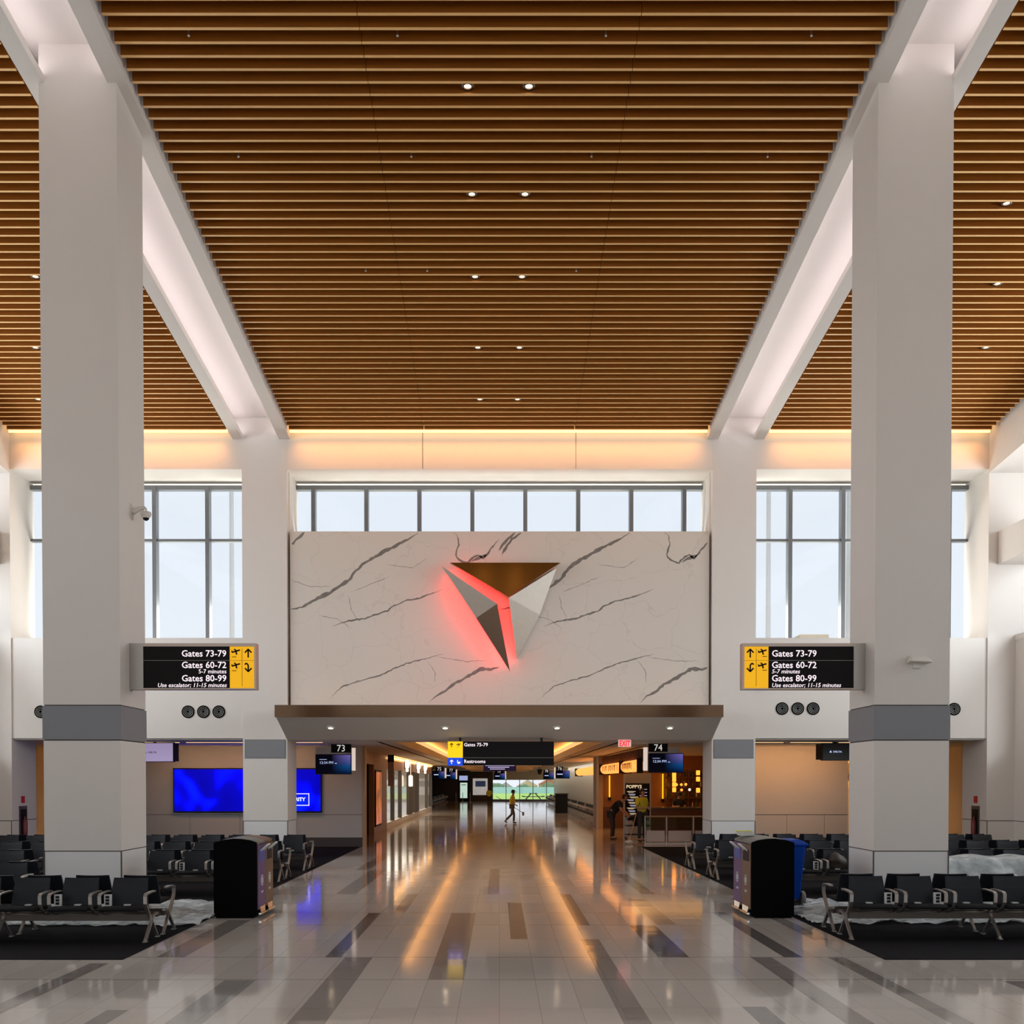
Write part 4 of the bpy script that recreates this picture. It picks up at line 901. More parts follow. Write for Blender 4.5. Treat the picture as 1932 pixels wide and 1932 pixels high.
for px, py, nm in ((450, 287, 'inner'), (776, 287, 'inner'), (1116, 287, 'outer'), (1448, 290, 'outer'), (750, 70, 'near'), (1143, 72, 'near'), (1531, 78, 'near'), (356, 72, 'near'), (690, 515, 'far'), (806, 515, 'far'), (1087, 515, 'far')):
    b = (1510-py)/FPX; dy, dz = c_+b*s_, -s_+b*c_; y = (Z0+.1092*28.4-H)/(dz/dy+.1092); yk = 28.28-.249*round((28.28-y)/.249-.5)-.1245
    m = MB(); m.lathe([(.008, -.01), (.02, 0), (.012, .03), (.01, .06), (.01, .2)], n=8); m.build('sprinkler', [ALU], loc=(PX(px, yk, py), yk, zc(yk)), label='tiny metal sprinkler head between the ceiling slats', cat='sprinkler', group='sprinklers between the slats of the centre bay')
# round air diffusers
RING = pm('diffuser_black', (.008,.008,.008), .7, spec=.05)
def diffuser(px, py, label, grp=None):
    y = YF+.05; r = .172
    t = thing('air_diffuser', label, 'air diffuser', P(px, py, y), group=grp)
    m = MB(); m.lathe([(r, 0), (r, -.02), (r*.9, -.02), (r*.9, 0), (r, 0)], axis='y', n=28, cap=False); m.lathe([(.001, -.004), (r*.9, -.004)], axis='y', n=28); m.build('dish', [RING], t)
    for k in (.72, .48, .24):
        m = MB(); m.lathe([(r*k+.012, -.03), (r*k+.012, -.008), (r*k-.004, -.008), (r*k-.004, -.03), (r*k+.012, -.03)], axis='y', n=28, cap=False); m.build('ring', [pm('ring_grey', (.20,.21,.20), .5) if k == .72 else bpy.data.materials['ring_grey']], t)
for k, px in enumerate((355, 384, 413)): diffuser(px, 1343, 'round black air diffuser under the window, gate 73 side, %s' % ('nearest the big column', 'middle of three', 'nearest the slim column')[k], 'air diffusers, gate 73 side')
for k, px in enumerate((1475.5, 1505, 1534)): diffuser(px, 1337, 'round black air diffuser under the window, gate 74 side, %s' % ('nearest the slim column', 'middle of three', 'nearest the big column')[k], 'air diffusers, gate 74 side')
diffuser(77, 1343, 'round black air diffuser half hidden behind the big column, gate 73 side'); diffuser(1800, 1338, 'round black air diffuser half hidden behind the big column, gate 74 side')
# security camera and wireless box on the big columns
y = 16.75; v = P(247, 966, y); x = NL[1]
t = thing('security_camera', 'cream dome security camera on a bent arm, on the big column by gate 73', 'camera', (x, y, v.z))
m = MB(); m.box(0, .02, -.05, .05, -.12, .12); m.build('wall_plate', [SOFF], t)
m = MB(); m.tube([(.02, 0, .0), (.12, 0, .05), (.20, 0, .07), (.225, 0, .05), (.225, 0, -.0)], [.045, .035, .026, .022, .02], n=10); m.build('arm', [SOFF], t)
m = MB(); m.lathe([(.02, .01), (.075, .0), (.085, -.03), (.08, -.06), (.05, -.095)], (.225, 0, 0), n=16); m.build('housing', [SOFF], t)
m = MB(); m.lathe([(.05, -.09), (.045, -.115), (.02, -.135), (.001, -.14)], (.225, 0, 0), n=14); m.build('lens_dome', [BLACK], t)
v = P(1729, 1246, YN)
t = thing('wireless_access_point', 'white curved wireless box on the big column face by gate 74', 'wireless box', (v.x, YN, v.z))
m = MB(); m.hexa([(-.19, -.2, -.03), (.19, -.2, -.05), (.16, 0, -.06), (-.16, 0, -.06)], [(-.15, -.17, .02), (.14, -.17, -.0), (.12, 0, .08), (-.12, 0, .08)]); m.build('housing', [SOFF], t, bevel=.02)
m = MB(); m.box(-.06, .06, -.05, 0, -.12, -.05); m.build('bracket', [SOFF], t)
# fire extinguisher cabinets on the piers
for sx, y0, y1 in ((-1, 29.05, 29.5), (1, 29.05, 29.5)):
    nm = 'video wall' if sx < 0 else 'restaurant'; x = sx*XO
    t = thing('extinguisher_cabinet', 'tall dark glazed extinguisher cabinet set in the outer pier, %s side' % nm, 'cabinet', (x, y0, .55))
    m = MB(); m.box(0, -sx*.03, 0, y1-y0, 0, .87); m.build('cabinet_body', [BEAMM], t); m = MB(); m.box(-sx*.03, -sx*.035, .05, y1-y0-.05, .05, .78); m.build('door', [BLACKP], t)
    m = MB(); m.lathe([(.07, 0), (.075, .05), (.075, .35), (.03, .42), (.02, .5)], (-sx*.06, .22, .08), n=12); m.build('extinguisher', [pm('dark_red', (.18,.02,.02), .4)], t)
    m = MB(); m.box(x, x-sx*.02, y0+.14, y0+.33, 1.50, 1.69); m.build('fire_sign', [pm('fire_red', (.6,.01,.02), .5)], label='small red fire sign above the extinguisher cabinet, %s side' % nm, cat='sign')

# two warm light lines over the hall behind the viewpoint, seen mirrored in the bronze
for sx, nm in ((-1, 'video wall side'), (1, 'restaurant side')):
    t = thing('light_line', 'warm light line along the ceiling and down the rear glass wall, '+nm, 'light', (sx*.68, 0, 0))
    m = MB(); m.tube([(0, 13.4, zc(13.4)-.03), (0, -9.2, zc(-9.2)-.03)], .035, n=6); m.build('ceiling_run', [LEDGOLD], t)
    m = MB(); m.tube([(0, -9.2, zc(-9.2)-.03), (0, -9.2, 2.6)], .04, n=6); m.build('wall_run', [LEDGOLD], t)
# ------------------------------------------------------------------ beam seating
PITCH = .655
_mc = {}
def shared(key, fn, mats):
    if key not in _mc: _mc[key] = fn().mesh(key, mats)
    return _mc[key]
def seat_mb():
    m = MB(); prof = [(-.685, .405), (-.70, .425), (-.69, .448), (-.62, .462), (-.45, .452), (-.26, .44), (-.24, .42), (-.26, .40), (-.45, .405), (-.62, .41)]
    n = len(prof); xs = [-.255, -.245, 0, .245, .255]; sc = [.0, 1, 1, 1, .0]
    vs = []
    for x, e in zip(xs, sc):
        for y, z in prof: vs.append((x, y, z if e else .43+(z-.43)*.55))
    fs = [(i*n+k, i*n+(k+1) % n, (i+1)*n+(k+1) % n, (i+1)*n+k) for i in range(4) for k in range(n)] + [list(range(n))[::-1], list(range(4*n, 5*n))]
    return m.add(vs, fs, 0, True)
def back_mb():
    m = MB(); prof = [(-.27, .43), (-.255, .52), (-.235, .64), (-.21, .73), (-.185, .80)]; vs = []; cols = 7
    for y, z in prof:
        w = .255 - .035*(z-.43)/.4
        for k in range(cols):
            u = -1+2*k/(cols-1); vs.append((u*w, y-.012*(1-u*u)*-1 - .01, z+.006*(u*u)))
    for y, z in prof:
        w = .255 - .035*(z-.43)/.4
        for k in range(cols):
            u = -1+2*k/(cols-1); vs.append((u*w, y+.022+.012*(1-u*u), z+.006*(u*u)-.004))
    R_ = len(prof); N = R_*cols; fs = []
    for i in range(R_-1):
        for k in range(cols-1):
            a = i*cols+k; fs += [(a, a+1, a+cols+1, a+cols), (N+a, N+a+cols, N+a+cols+1, N+a+1)]
    for k in range(cols-1): fs += [(k, N+k, N+k+1, k+1), ((R_-1)*cols+k, (R_-1)*cols+k+1, N+(R_-1)*cols+k+1, N+(R_-1)*cols+k)]
    for i in range(R_-1): fs += [(i*cols, (i+1)*cols, N+(i+1)*cols, N+i*cols), (i*cols+cols-1, N+i*cols+cols-1, N+(i+1)*cols+cols-1, (i+1)*cols+cols-1)]
    return m.add(vs, fs, 0, False)
def arm_mb():
    return MB().strip([(-.36, .33), (-.47, .36), (-.56, .42), (-.60, .49), (-.605, .59), (-.59, .612), (-.56, .622), (-.38, .632), (-.24, .63)], .045, .018)
def endarm_mb():
    return MB().strip([(-.36, .25), (-.44, .32), (-.55, .43), (-.60, .50), (-.605, .59), (-.59, .612), (-.56, .622), (-.38, .632), (-.24, .63)], .045, .022)
def leg_mb():
    m = MB(); m.strip([(-.62, 0), (-.60, .03), (-.36, .26)], .04, .028); m.strip([(-.12, 0), (-.14, .03), (-.36, .26)], .036, .024); m.strip([(-.65, .004), (-.56, .004)], .05, .014); m.strip([(-.15, .004), (-.07, .004)], .05, .014)
    return m.strip([(-.36, .24), (-.34, .30), (-.15, .33)], .035, .03)
def outlet_mb():
    m = MB(); m.box(-.045, .045, -.47, -.43, .455, .605, 0)
    for z in (.472, .514, .556): m.box(-.024, .024, -.476, -.47, z, z+.032, 1)
    return m
def tag_mb(): return MB().box(-.04, .04, -.36, -.30, .447, .462)
MIR = Matrix.Rotation(PI, 4, 'Z')
def bench(label, x, y, n, sgn, group=None, rz=0, detail=True, double=True, name='airport_bench'):
    # end support at local x=0, seats run away along sgn*x
    t = thing(name, label, 'seating', (x, y, 0), rz, group)
    def part(key, fn, mats, nm, lx, flip=False):
        me = shared(key, fn, mats); o = link(me, nm, t); o.location = (lx, 0, .008)
        if flip: o.rotation_euler = (0, 0, PI)
        return o
    for f in ((False, True) if double else (False,)):
        for k in range(n):
            lx = sgn*(k+.5)*PITCH
            part('seat', seat_mb, [FABRICS], 'seat', lx, f); part('backrest', back_mb, [LEATHER], 'backrest', lx, f)
            if detail and not f: part('tag', tag_mb, [WPLAST], 'seat_tag', lx, f)
        for k in range(n+1):
            lx = sgn*k*PITCH
            if k in (0, n): part('endarm', endarm_mb, [ALU], 'armrest', lx, f)
            else:
                for d in (-.06, .06): part('arm', arm_mb, [ALU], 'armrest', lx+d, f)
                if detail and not f and k % 3: part('outlet', outlet_mb, [WPLAST, BLACK], 'power_outlet', lx-sgn*.115, f)
            if k % 3 == 0 or k == n: part('leg', leg_mb, [ALU], 'leg', lx, f)
    m = MB(); a, b = sorted((sgn*.02, sgn*(n*PITCH-.02))); m.box(a, b, -.34, -.24, .25, .335)
    if double: m.box(a, b, .24, .34, .25, .335)
    m.box(a, b, -.06, .06, .27, .33); m.build('beam', [BEAMM], t)
    return t
rowsY = (('beside', 14.35, 14.62), ('second', 19.85, 20.1), ('third', 22.65, 23.1), ('last', 25.4, 25.75))
vw, rs = 'video wall side', 'restaurant side'
bench('double row of black airport seats in front of the big column, video wall side', -4.60, 14.35, 6, -1)
bench('double row of black airport seats in front of the big column, restaurant side', 4.66, 14.60, 6, 1)
bench('double row of black airport seats just behind the big column, video wall side', -4.62, 19.85, 6, -1)
bench('double row of black airport seats just behind the blue bin, restaurant side', 4.68, 20.1, 6, 1)
bench('double row of black airport seats in the middle of the video wall side carpet', -4.60, 22.68, 6, -1)
bench('double row of black airport seats with a dark coat, restaurant side', 4.66, 23.15, 6, 1)
bench('rearmost double row of black airport seats nearest the blue video wall', -4.58, 25.42, 6, -1)
bench('rearmost double row of black airport seats nearest the tan wall', 4.65, 25.8, 6, 1)
for sx, nm, ys in ((-1, vw, (16.9, 19.85, 22.68, 25.42)), (1, rs, (20.1, 23.15, 25.8))):
    for i, y in enumerate(ys):
        k = i if sx < 0 else i+1
        nn = (5, 6, 6, 5)[k] if sx < 0 else (5, 6, 6, 5)[k]
        x = sx*(8.72 if k else 7.35)
        bench('outer black airport seats by the side wall, %s, %s' % (('level with the big column', 'behind the big column', 'second from the far end', 'at the far end')[k], nm), x, y, nn if k < 3 else 5, sx, detail=False)
# plastic-covered seats behind the big column, restaurant side
b5 = bench('double row of seats under the clear plastic sheet, restaurant side', 7.35, 17.1, 6, 1, detail=False)
def film_mat(name, a):
    m = bpy.data.materials.new(name); m.use_nodes = True; n = m.node_tree; b = n.nodes['Principled BSDF']
    b.inputs['Base Color'].default_value = (.62, .68, .70, 1); b.inputs['Roughness'].default_value = .22
    tc = n.nodes.new('ShaderNodeTexCoord'); nz = n.nodes.new('ShaderNodeTexNoise'); nz.inputs['Scale'].default_value = 5; nz.inputs['Detail'].default_value = 5
    r = n.nodes.new('ShaderNodeMapRange'); r.inputs[1].default_value = .35; r.inputs[2].default_value = .65; r.inputs[3].default_value = a-.18; r.inputs[4].default_value = a+.18
    n.links.new(tc.outputs['Object'], nz.inputs['Vector']); n.links.new(nz.outputs['Fac'], r.inputs[0]); n.links.new(r.outputs[0], b.inputs['Alpha'])
    bp = n.nodes.new('ShaderNodeBump'); bp.inputs['Strength'].default_value = .8; bp.inputs['Distance'].default_value = .03; n.links.new(nz.outputs['Fac'], bp.inputs['Height']); n.links.new(bp.outputs[0], b.inputs['Normal'])
    return m
FILM = film_mat('plastic_film', .62)
from mathutils import noise as mnoise
def film(name, label, fn, nu, nv):
    vs = [fn(i/(nu-1), j/(nv-1)) for i in range(nu) for j in range(nv)]
    fs = [(i*nv+j, (i+1)*nv+j, (i+1)*nv+j+1, i*nv+j+1) for i in range(nu-1) for j in range(nv-1)]
    def inside(f):
        c = sum((Vector(vs[i]) for i in f), Vector())/4
        return any(a-.03 < c.x < b+.03 and YN-.03 < c.y < YN+1.18 for a, b in (NL, NR)) or (c.z < .3 and any(math.hypot(c.x-bx, c.y-by) < .42 for bx, by in ((4.84, 17.95),)))
    fs = [f for f in fs if not inside(f)]
    m = MB(); m.add(vs, fs, 0, True); return m.build(name, [FILM], label=label, cat='plastic sheet')
def drape(u, v):
    x = 7.05+4.6*u; s = v*2-1                     # s: -1 front hem .. 1 back hem
    a = abs(s); y = 17.1 + math.copysign(min(a/.25, 1)*.24+max(0, a-.25)/.75*.62, s)
    z = .905 - max(0, a-.25)/.75*.80 - .03*(1+math.cos(2*PI*(x-7.35)/.655))*.5*(a < .3)
    fold = mnoise.noise(Vector((x*2.6+z*1.2, z*1.1, 3)))*.09*max(0, a-.15)+abs(mnoise.noise(Vector((x*5+z*3, z*2, 9))))*.05*a
    return (x, y+math.copysign(fold+.02, s if s else 1), max(.012, z+.015*mnoise.noise(Vector((x*3, s*2, 1)))))
film('plastic_cover', 'clear crumpled plastic sheet draped over the seats behind the big column', drape, 120, 60)
def floorfilm(x0, x1, y0, y1, seed):
    def f(u, v):
        x = x0+(x1-x0)*u; y = y0+(y1-y0)*v
        ex = .16*mnoise.noise(Vector((u*6, seed, 0))); ey = .2*mnoise.noise(Vector((x*1.6, seed+5, 0)))
        y += ey*(1-v) - ey*.3*v; x += ex
        h = abs(mnoise.noise(Vector((x*2.2, y*3.6, seed))))*.09 + abs(mnoise.noise(Vector((x*6, y*9, seed))))*.05
        return (x, y, .014+h)
    return f
film('plastic_sheet', 'crumpled clear plastic sheet on the carpet by the big column, video wall side', floorfilm(-7.9, -4.35, 15.22, 18.3, 2), 90, 70)
film('plastic_sheet', 'crumpled clear plastic sheet on the carpet behind the seats, restaurant side', floorfilm(4.6, 9.8, 15.42, 18.6, 8), 110, 70)
# corridor seating beyond
for k in range(9):
    y0 = 50.6+k*6.3
    bench('dark airport seats lined up along the pale curved wall past the restaurant', 5.28, y0, 8, -1, group='seats along the pale curved wall', rz=-PI/2, detail=False, double=False)
for k in range(4):
    bench('dark airport seats in the side bay past the shopfront', -5.75, 82.2+k*6.2, 8, 1, group='seats in the bay past the shopfront', rz=PI/2, detail=False, double=False)
for sx, nm, x, y in ((-1, 'past the shopfront', -5.6, 78.6), (1, 'past the restaurant', 4.1, 70)):
    t = thing('gate_podium', 'tall black gate desk %s' % nm, 'desk', (x, y, 0)); m = MB(); m.box(-.4, .4, -.3, .3, 0, 1.25); m.build('body', [BLACK], t); m = MB(); m.box(-.46, .46, -.36, .36, 1.25, 1.3); m.build('worktop', [BEAMM], t)

# ------------------------------------------------------------------ litter bins
PURP = pm('bin_purple', (.12, .06, .16), .45); BRN = pm('bin_brown', (.16, .09, .055), .45); BINB = pm('bin_black', (.002, .002, .002), .6, spec=.04); BLUES = pm('bin_blue_sticker', (.04, .08, .35), .4)
BTOP = pm('bin_top', (.16, .16, .15), .35)
def litter_bin(sx, xa, xb, y0, y1, label):
    # face with doors looks towards the aisle at x=xa; back at xb
    t = thing('litter_bin', label, 'litter bin', (xa, y0, 0)); D = abs(xb-xa); L = y1-y0; out = -sx     # out: direction of the aisle
    def X(d): return -out*d                       # d metres behind the door face
    arch = [(X(0), 1.16), (X(D*.15), 1.195), (X(D*.35), 1.215), (X(D*.55), 1.22), (X(D*.8), 1.20), (X(D), 1.16)]
    m = MB(); m.prism([(X(D), .03), (X(0), .03)]+[(p[0], p[1]) for p in arch], 'y', 0, .035); m.prism([(X(D), .03), (X(0), .03)]+arch, 'y', L-.035, L); m.box(X(.04), X(D-.0), .035, L-.035, .06, 1.14)
    m.box(X(.06), X(D-.03), .02, L-.02, 0, .05); m.build('bin_body', [BINB], t)
    for k in range(2):
        a, b = .035+k*(L-.07)/2, .035+(k+1)*(L-.07)/2-.008
        first = (k == 0); mat = (PURP if first else BRN) if sx < 0 else (BRN if first else PURP)
        prof = [(X(.0), 1.13)]+[(p[0], p[1]+.004) for p in arch[:-1]]+[(X(D-.02), 1.165), (X(D-.02), 1.12)]
        m = MB(); m.prism(prof, 'y', a, b); m.build('lid', [BTOP if not (k == 1 and sx < 0) else BRN], t)
        m = MB(); m.box(X(-.012), X(.03), a, b, .13, 1.12)
        d = m.build('door', [mat], t)
        m = MB(); m.box(X(-.016), X(-.012), a+.09, b-.09, .86, 1.04); m.build('chute', [BLACK if mat is BRN else BLUES], d)
        yc = (a+b)/2; m = MB(); m.tube([(X(-.01), yc-.1, 1.02), (X(-.10), yc-.1, 1.10), (X(-.12), yc-.07, 1.12), (X(-.12), yc+.07, 1.12), (X(-.10), yc+.1, 1.10), (X(-.01), yc+.1, 1.02)], .012, n=8); m.build('handle', [WPLAST], d)
        m = MB()
        m.lathe([(.085, -.002), (.085, .002), (.07, .002), (.07, -.002), (.085, -.002)], (X(-.015), yc, .56), 'x', 20, cap=False); m.box(X(-.013), X(-.017), yc-.03, yc+.03, .52, .60); m.build('round_symbol', [WPLAST], d)
        tx = text_mb('trash' if mat is BRN else 'recycle', .07 if mat is BRN else .055, 'CENTER', .01)
        tx.xf(Matrix.Translation((X(-.016), yc, .37)) @ Matrix.Rotation(PI/2 if out > 0 else -PI/2, 4, 'Z')); tx.build('lettering', [WPLAST], d)
        m = MB(); m.box(X(-.05), X(.0), a+.03, b-.03, .05, .075); m.hexa([(X(-.03), a+.12, .07), (X(-.01), a+.12, .07), (X(-.01), b-.12, .07), (X(-.03), b-.12, .07)], [(X(-.02), a+.08, .16), (X(-.005), a+.08, .16), (X(-.005), b-.08, .16), (X(-.02), b-.08, .16)]); m.build('foot_pedal', [CHROME], t)
    return t
litter_bin(-1, PX(484.5, 16.2, 1650), PX(403, 16.2, 1650), 16.2, 17.35, 'tall black double litter bin beside the seats, video wall side')
litter_bin(1, PX(1418, 16.22, 1650), PX(1498.5, 16.22, 1650), 16.22, 17.45, 'tall black double litter bin with paper on top, before the blue bin')
random.seed(4)
for k in range(6):
    m = MB(); a = random.uniform(-.15, .15); m.hexa([(-.13, -.1, 0), (.13, -.1, 0), (.13, .1, 0), (-.13, .1, 0)], [(-.13, -.1, .012), (.13, -.1, .012), (.13, .1, .012), (-.13, .1, .012)]); m.xf(Matrix.Rotation(a, 4, 'Z'))
    m.build('paper_sheet', [pm('paper_white', (.75,.74,.68), .7) if k else pm('paper_yellow', (.75,.75,.2), .7)], loc=(3.96+.01*k, 17.2, 1.222+.0135*(5-k)), label='white paper sheet lying in the pile on the bin before the blue bin' if k else 'yellow sheet on top of the paper pile on the bin before the blue bin', cat='paper', group='paper pile on the bin' if k else None)
# blue wheeled bin
t = thing('wheeled_bin', 'blue wheeled recycling bin standing behind the black double bin', 'bin', (4.84, 17.95, 0)); BLU = pm('bin_blue', (.0, .05, .38), .5, spec=.15)
m = MB(); m.hexa([(-.22, -.22, .12), (.20, -.22, .12), (.20, .28, .12), (-.22, .28, .12)], [(-.28, -.30, 1.03), (.27, -.30, 1.03), (.27, .36, 1.03), (-.28, .36, 1.03)]); m.build('body', [BLU], t, bevel=.02)
m = MB(); m.box(-.31, .31, -.34, .38, 1.02, 1.06); m.hexa([(-.30, -.33, 1.06), (.30, -.33, 1.06), (.30, .37, 1.06), (-.30, .37, 1.06)], [(-.2, -.22, 1.12), (.2, -.22, 1.12), (.2, .26, 1.12), (-.2, .26, 1.12)]); m.build('lid', [BLU], t, bevel=.01)
m = MB(); m.tube([(-.22, .40, .98), (.22, .40, .98)], .016, n=8); m.build('handle', [BLU], t)
for x in (-.25, .25): m = MB(); m.lathe([(.12, -.03), (.13, -.02), (.13, .02), (.12, .03)], (x, -.18 if x > 0 else .24, .13), 'x', 20); m.build('wheel', [pm('wheel_grey', (.2,.19,.18), .6) if x < 0 else bpy.data.materials['wheel_grey']], t)
m = MB(); m.box(-.2, .2, .16, .24, .02, .12); m.build('foot', [BLU], t)
# bag and coat on the seats
v = P(1575, 1592, 20.0)
o = blob('travel_bag', (v.x, 19.86, .60), .17, pm('bag_brown', (.06,.045,.035), .7), 21, 'soft brown bag slumped on the seats behind the blue bin', 'bag', sq=.9)
def coat(u, v):
    x = 5.27+.34*u; a = v*2-1; y = 23.15-.21 + (.09 if a > 0 else -.07)*min(1, abs(a)*3) + (-.05*abs(a) if a < 0 else .04*abs(a)); z = .875-.42*abs(a)*(1-.12*math.sin(u*9))
    return (x+.03*math.sin(z*14)*u, y-.02*abs(math.sin(u*11)), z)
m = MB(); vs = [coat(i/19, j/29) for i in range(20) for j in range(30)]; m.add(vs, [(i*30+j, (i+1)*30+j, (i+1)*30+j+1, i*30+j+1) for i in range(19) for j in range(29)], 0, True)
o = m.build('coat', [pm('coat_dark', (.02,.018,.02), .8)], label='dark coat hanging over a seat back, restaurant side', cat='coat'); sd = o.modifiers.new('thick', 'SOLIDIFY'); sd.thickness = .012

# ------------------------------------------------------------------ people
SKIN = pm('skin', (.42, .24, .16), .55, var=.05); HIVIS = pm('hivis_shirt', (.60, .58, .03), .7, var=.1); JEANS = pm('dark_trousers', (.035, .032, .035), .8); GREYT = pm('grey_trousers', (.10,.085,.075), .8); SHOE = pm('shoes', (.03,.025,.02), .6); HAIR = pm('hair_dark', (.02,.015,.012), .7); BLKS = pm('black_shirt', (.012,.012,.015), .8)
def skin_mesh(name, chains, mat, parent, lv=2):
    vs, es, rs = [], [], []; idx = {}
    for ch in chains:
        prev = None
        for p, r in ch:
            k = tuple(round(c, 4) for c in p)
            if k not in idx: idx[k] = len(vs); vs.append(p); rs.append(r)
            if prev is not None and prev != idx[k]: es.append((prev, idx[k]))
            prev = idx[k]
    me = bpy.data.meshes.new(name); me.from_pydata(vs, es, []); me.materials.append(mat)
    o = bpy.data.objects.new(name, me); C.objects.link(o); o.parent = parent
    sk = o.modifiers.new('skin', 'SKIN'); sk.use_smooth_shade = True
    for i, sv in enumerate(me.skin_vertices[0].data): sv.radius = rs[i] if isinstance(rs[i], tuple) else (rs[i], rs[i]); sv.use_root = (i == 0)
    sb = o.modifiers.new('sub', 'SUBSURF'); sb.levels = lv; sb.render_levels = lv
    return o
def person(label, x, y, rz, h, J, shirt, pants, hat=False):
    # J: joints in metres for a 1.75 m figure facing +X: hip, chest, neck, head, and per side sh, el, wr / hp, kn, an
    t = thing('person', label, 'person', (x, y, 0), rz); k = h/1.75
    S_ = lambda p: tuple(c*k for c in p); r = lambda v: (v[0]*k, v[1]*k) if isinstance(v, tuple) else v*k
    V_ = Vector; pel = V_(J['hip']); ch = V_(J['chest']); nk = V_(J['neck']); hd = V_(J['head'])
    tor = [(S_(pel), r((.115, .115))), (S_(pel.lerp(ch, .5)), r((.11, .145))), (S_(ch), r((.12, .17))), (S_(nk), r((.055, .055))), (S_(hd-V_((0, 0, .04))), r((.075, .065))), (S_(hd+V_((.005, 0, .05))), r((.085, .07))), (S_(hd+V_((-.005, 0, .10))), r((.06, .055)))]
    body = [tor]; sleeves = []; legs = []; shoes = []
    for s in ('l', 'r'):
        sg = 1 if s == 'l' else -1
        sh, el, wr = V_(J['sh'+s]), V_(J['el'+s]), V_(J['wr'+s]); d = (wr-el).normalized(); hand = wr+d*.08
        body.append([(S_(ch), r((.12, .17))), (S_(sh), r(.052)), (S_(sh.lerp(el, .5)), r(.045)), (S_(el), r(.038)), (S_(wr), r(.026)), (S_(hand), r((.036, .022)))])
        side = d.cross(V_((0, 1, 0)));
        if side.length < .1: side = V_((1, 0, 0))
        side.normalize()
        for q in range(4):
            b = hand+side*(.027-.018*q); tip = b+d*(.055, .065, .06, .045)[q]+V_((.0, -.012*sg, -.008)); body.append([(S_(hand), r((.036, .022))), (S_(b+d*.025), r(.0095)), (S_(tip), r(.008))])
        body.append([(S_(wr+d*.02), r(.026)), (S_(wr+d*.045+side*.04), r(.011)), (S_(wr+d*.08+side*.05), r(.009))])
        sleeves.append([(S_(ch), r((.14, .19))), (S_(sh), r(.072)), (S_(sh.lerp(el, .75)), r(.058))])
        hp, kn, an = V_(J['hp'+s]), V_(J['kn'+s]), V_(J['an'+s])
        toe = an+V_(J.get('toe'+s, (.16, 0, -.04)))
        body.append([(S_(pel), r((.115, .115))), (S_(hp), r(.075)), (S_(kn), r(.052)), (S_(an), r(.036)), (S_(toe), r(.026))])
        legs.append([(S_(pel), r((.125, .125))), (S_(hp), r(.09)), (S_(hp.lerp(kn, .5)), r(.082)), (S_(kn), r(.066)), (S_(kn.lerp(an, .5)), r(.062)), (S_(an+(kn-an)*.06), r(.055))])
        m = MB(); heel = an+V_((-.06, 0, 0)); dd = (toe-an).normalized()
        skin_mesh('shoe', [[(S_(an-dd*.05+V_((0, 0, -.02))), r((.045, .045))), (S_(an+dd*.05+V_((0, 0, -.025))), r((.045, .04))), (S_(toe+V_((0, 0, .012))), r((.04, .03)))]], SHOE, t, 1)
    skin_mesh('body', body, SKIN, t)
    skin_mesh('shirt', [[(S_(pel+V_((0, 0, -.01))), r((.14, .15))), (S_(pel.lerp(ch, .5)), r((.14, .175))), (S_(ch), r((.14, .19))), (S_(ch.lerp(nk, .75)), r((.08, .09)))]]+sleeves, shirt, t)
    skin_mesh('trousers', legs, pants, t)
    # face and hair
    f = V_(J.get('face', (1, 0, 0))).normalized(); l = V_((-f.y, f.x, 0)).normalized(); hc = hd+V_((0, 0, .03)); m = MB()
    for e in (-1, 1): c = S_(hc+f*.083+l*.03*e+V_((0, 0, .015))); m.lathe([(.0005, -.008), (.009, 0), (.0005, .008)], c, n=8)
    m.build('eyes', [HAIR], t)
    m = MB(); c0 = hc+f*.082; m.tube([S_(c0+V_((0, 0, .015))), S_(c0+f*.022+V_((0, 0, -.015)))], [.007, .012], n=6); m.build('nose', [SKIN], t)
    m = MB(); m.tube([S_(c0+l*.02+V_((0, 0, -.045))), S_(c0+f*.004+V_((0, 0, -.047))), S_(c0-l*.02+V_((0, 0, -.045)))], .005, n=6); m.build('mouth', [pm('lips', (.3,.12,.1), .5)], t)
    for e in (-1, 1): m = MB(); m.lathe([(.002, -.03), (.012, -.01), (.014, .012), (.002, .03)], S_(hc+l*.078*e), n=8); m.build('ear', [SKIN], t)
    if not hat or True:
        m = MB(); m.lathe([(.088, -.045), (.090, .02), (.086, .06)], S_(hc-f*.026), n=16); m.lathe([(.098, .045), (.100, .06), (.095, .08), (.065, .115), (.02, .132), (.0005, .134)], S_(hc-f*.018+V_((0, 0, .0))), n=16); o = m.build('cap' if hat else 'hair', [HAIR], t)
    if hat: m = MB(); c = hc+f*.11+V_((0, 0, .045)); m.lathe([(.0005, .004), (.07, 0), (.07, -.008), (.0005, -.004)], S_(c), n=14); m.build('cap_peak', [HAIR], t)
    return t
walk = dict(hip=(0, 0, .92), chest=(.03, 0, 1.27), neck=(.05, 0, 1.47), head=(.075, 0, 1.57), shl=(.03, .19, 1.38), ell=(-.10, .26, 1.12), wrl=(-.02, .26, .88), shr=(.03, -.19, 1.38), elr=(.02, -.26, 1.10), wrr=(.20, -.24, .98),
    hpl=(0, .09, .88), knl=(-.02, .1, .48), anl=(-.36, .1, .14), hpr=(0, -.09, .88), knr=(.12, -.1, .49), anr=(.10, -.1, .075), toel=(.10, 0, -.10))
Yp = 52.6; person('person in a yellow shirt and cap walking across the shiny corridor', PX(966, Yp), Yp, -.15, 1.70, walk, HIVIS, GREYT, True)
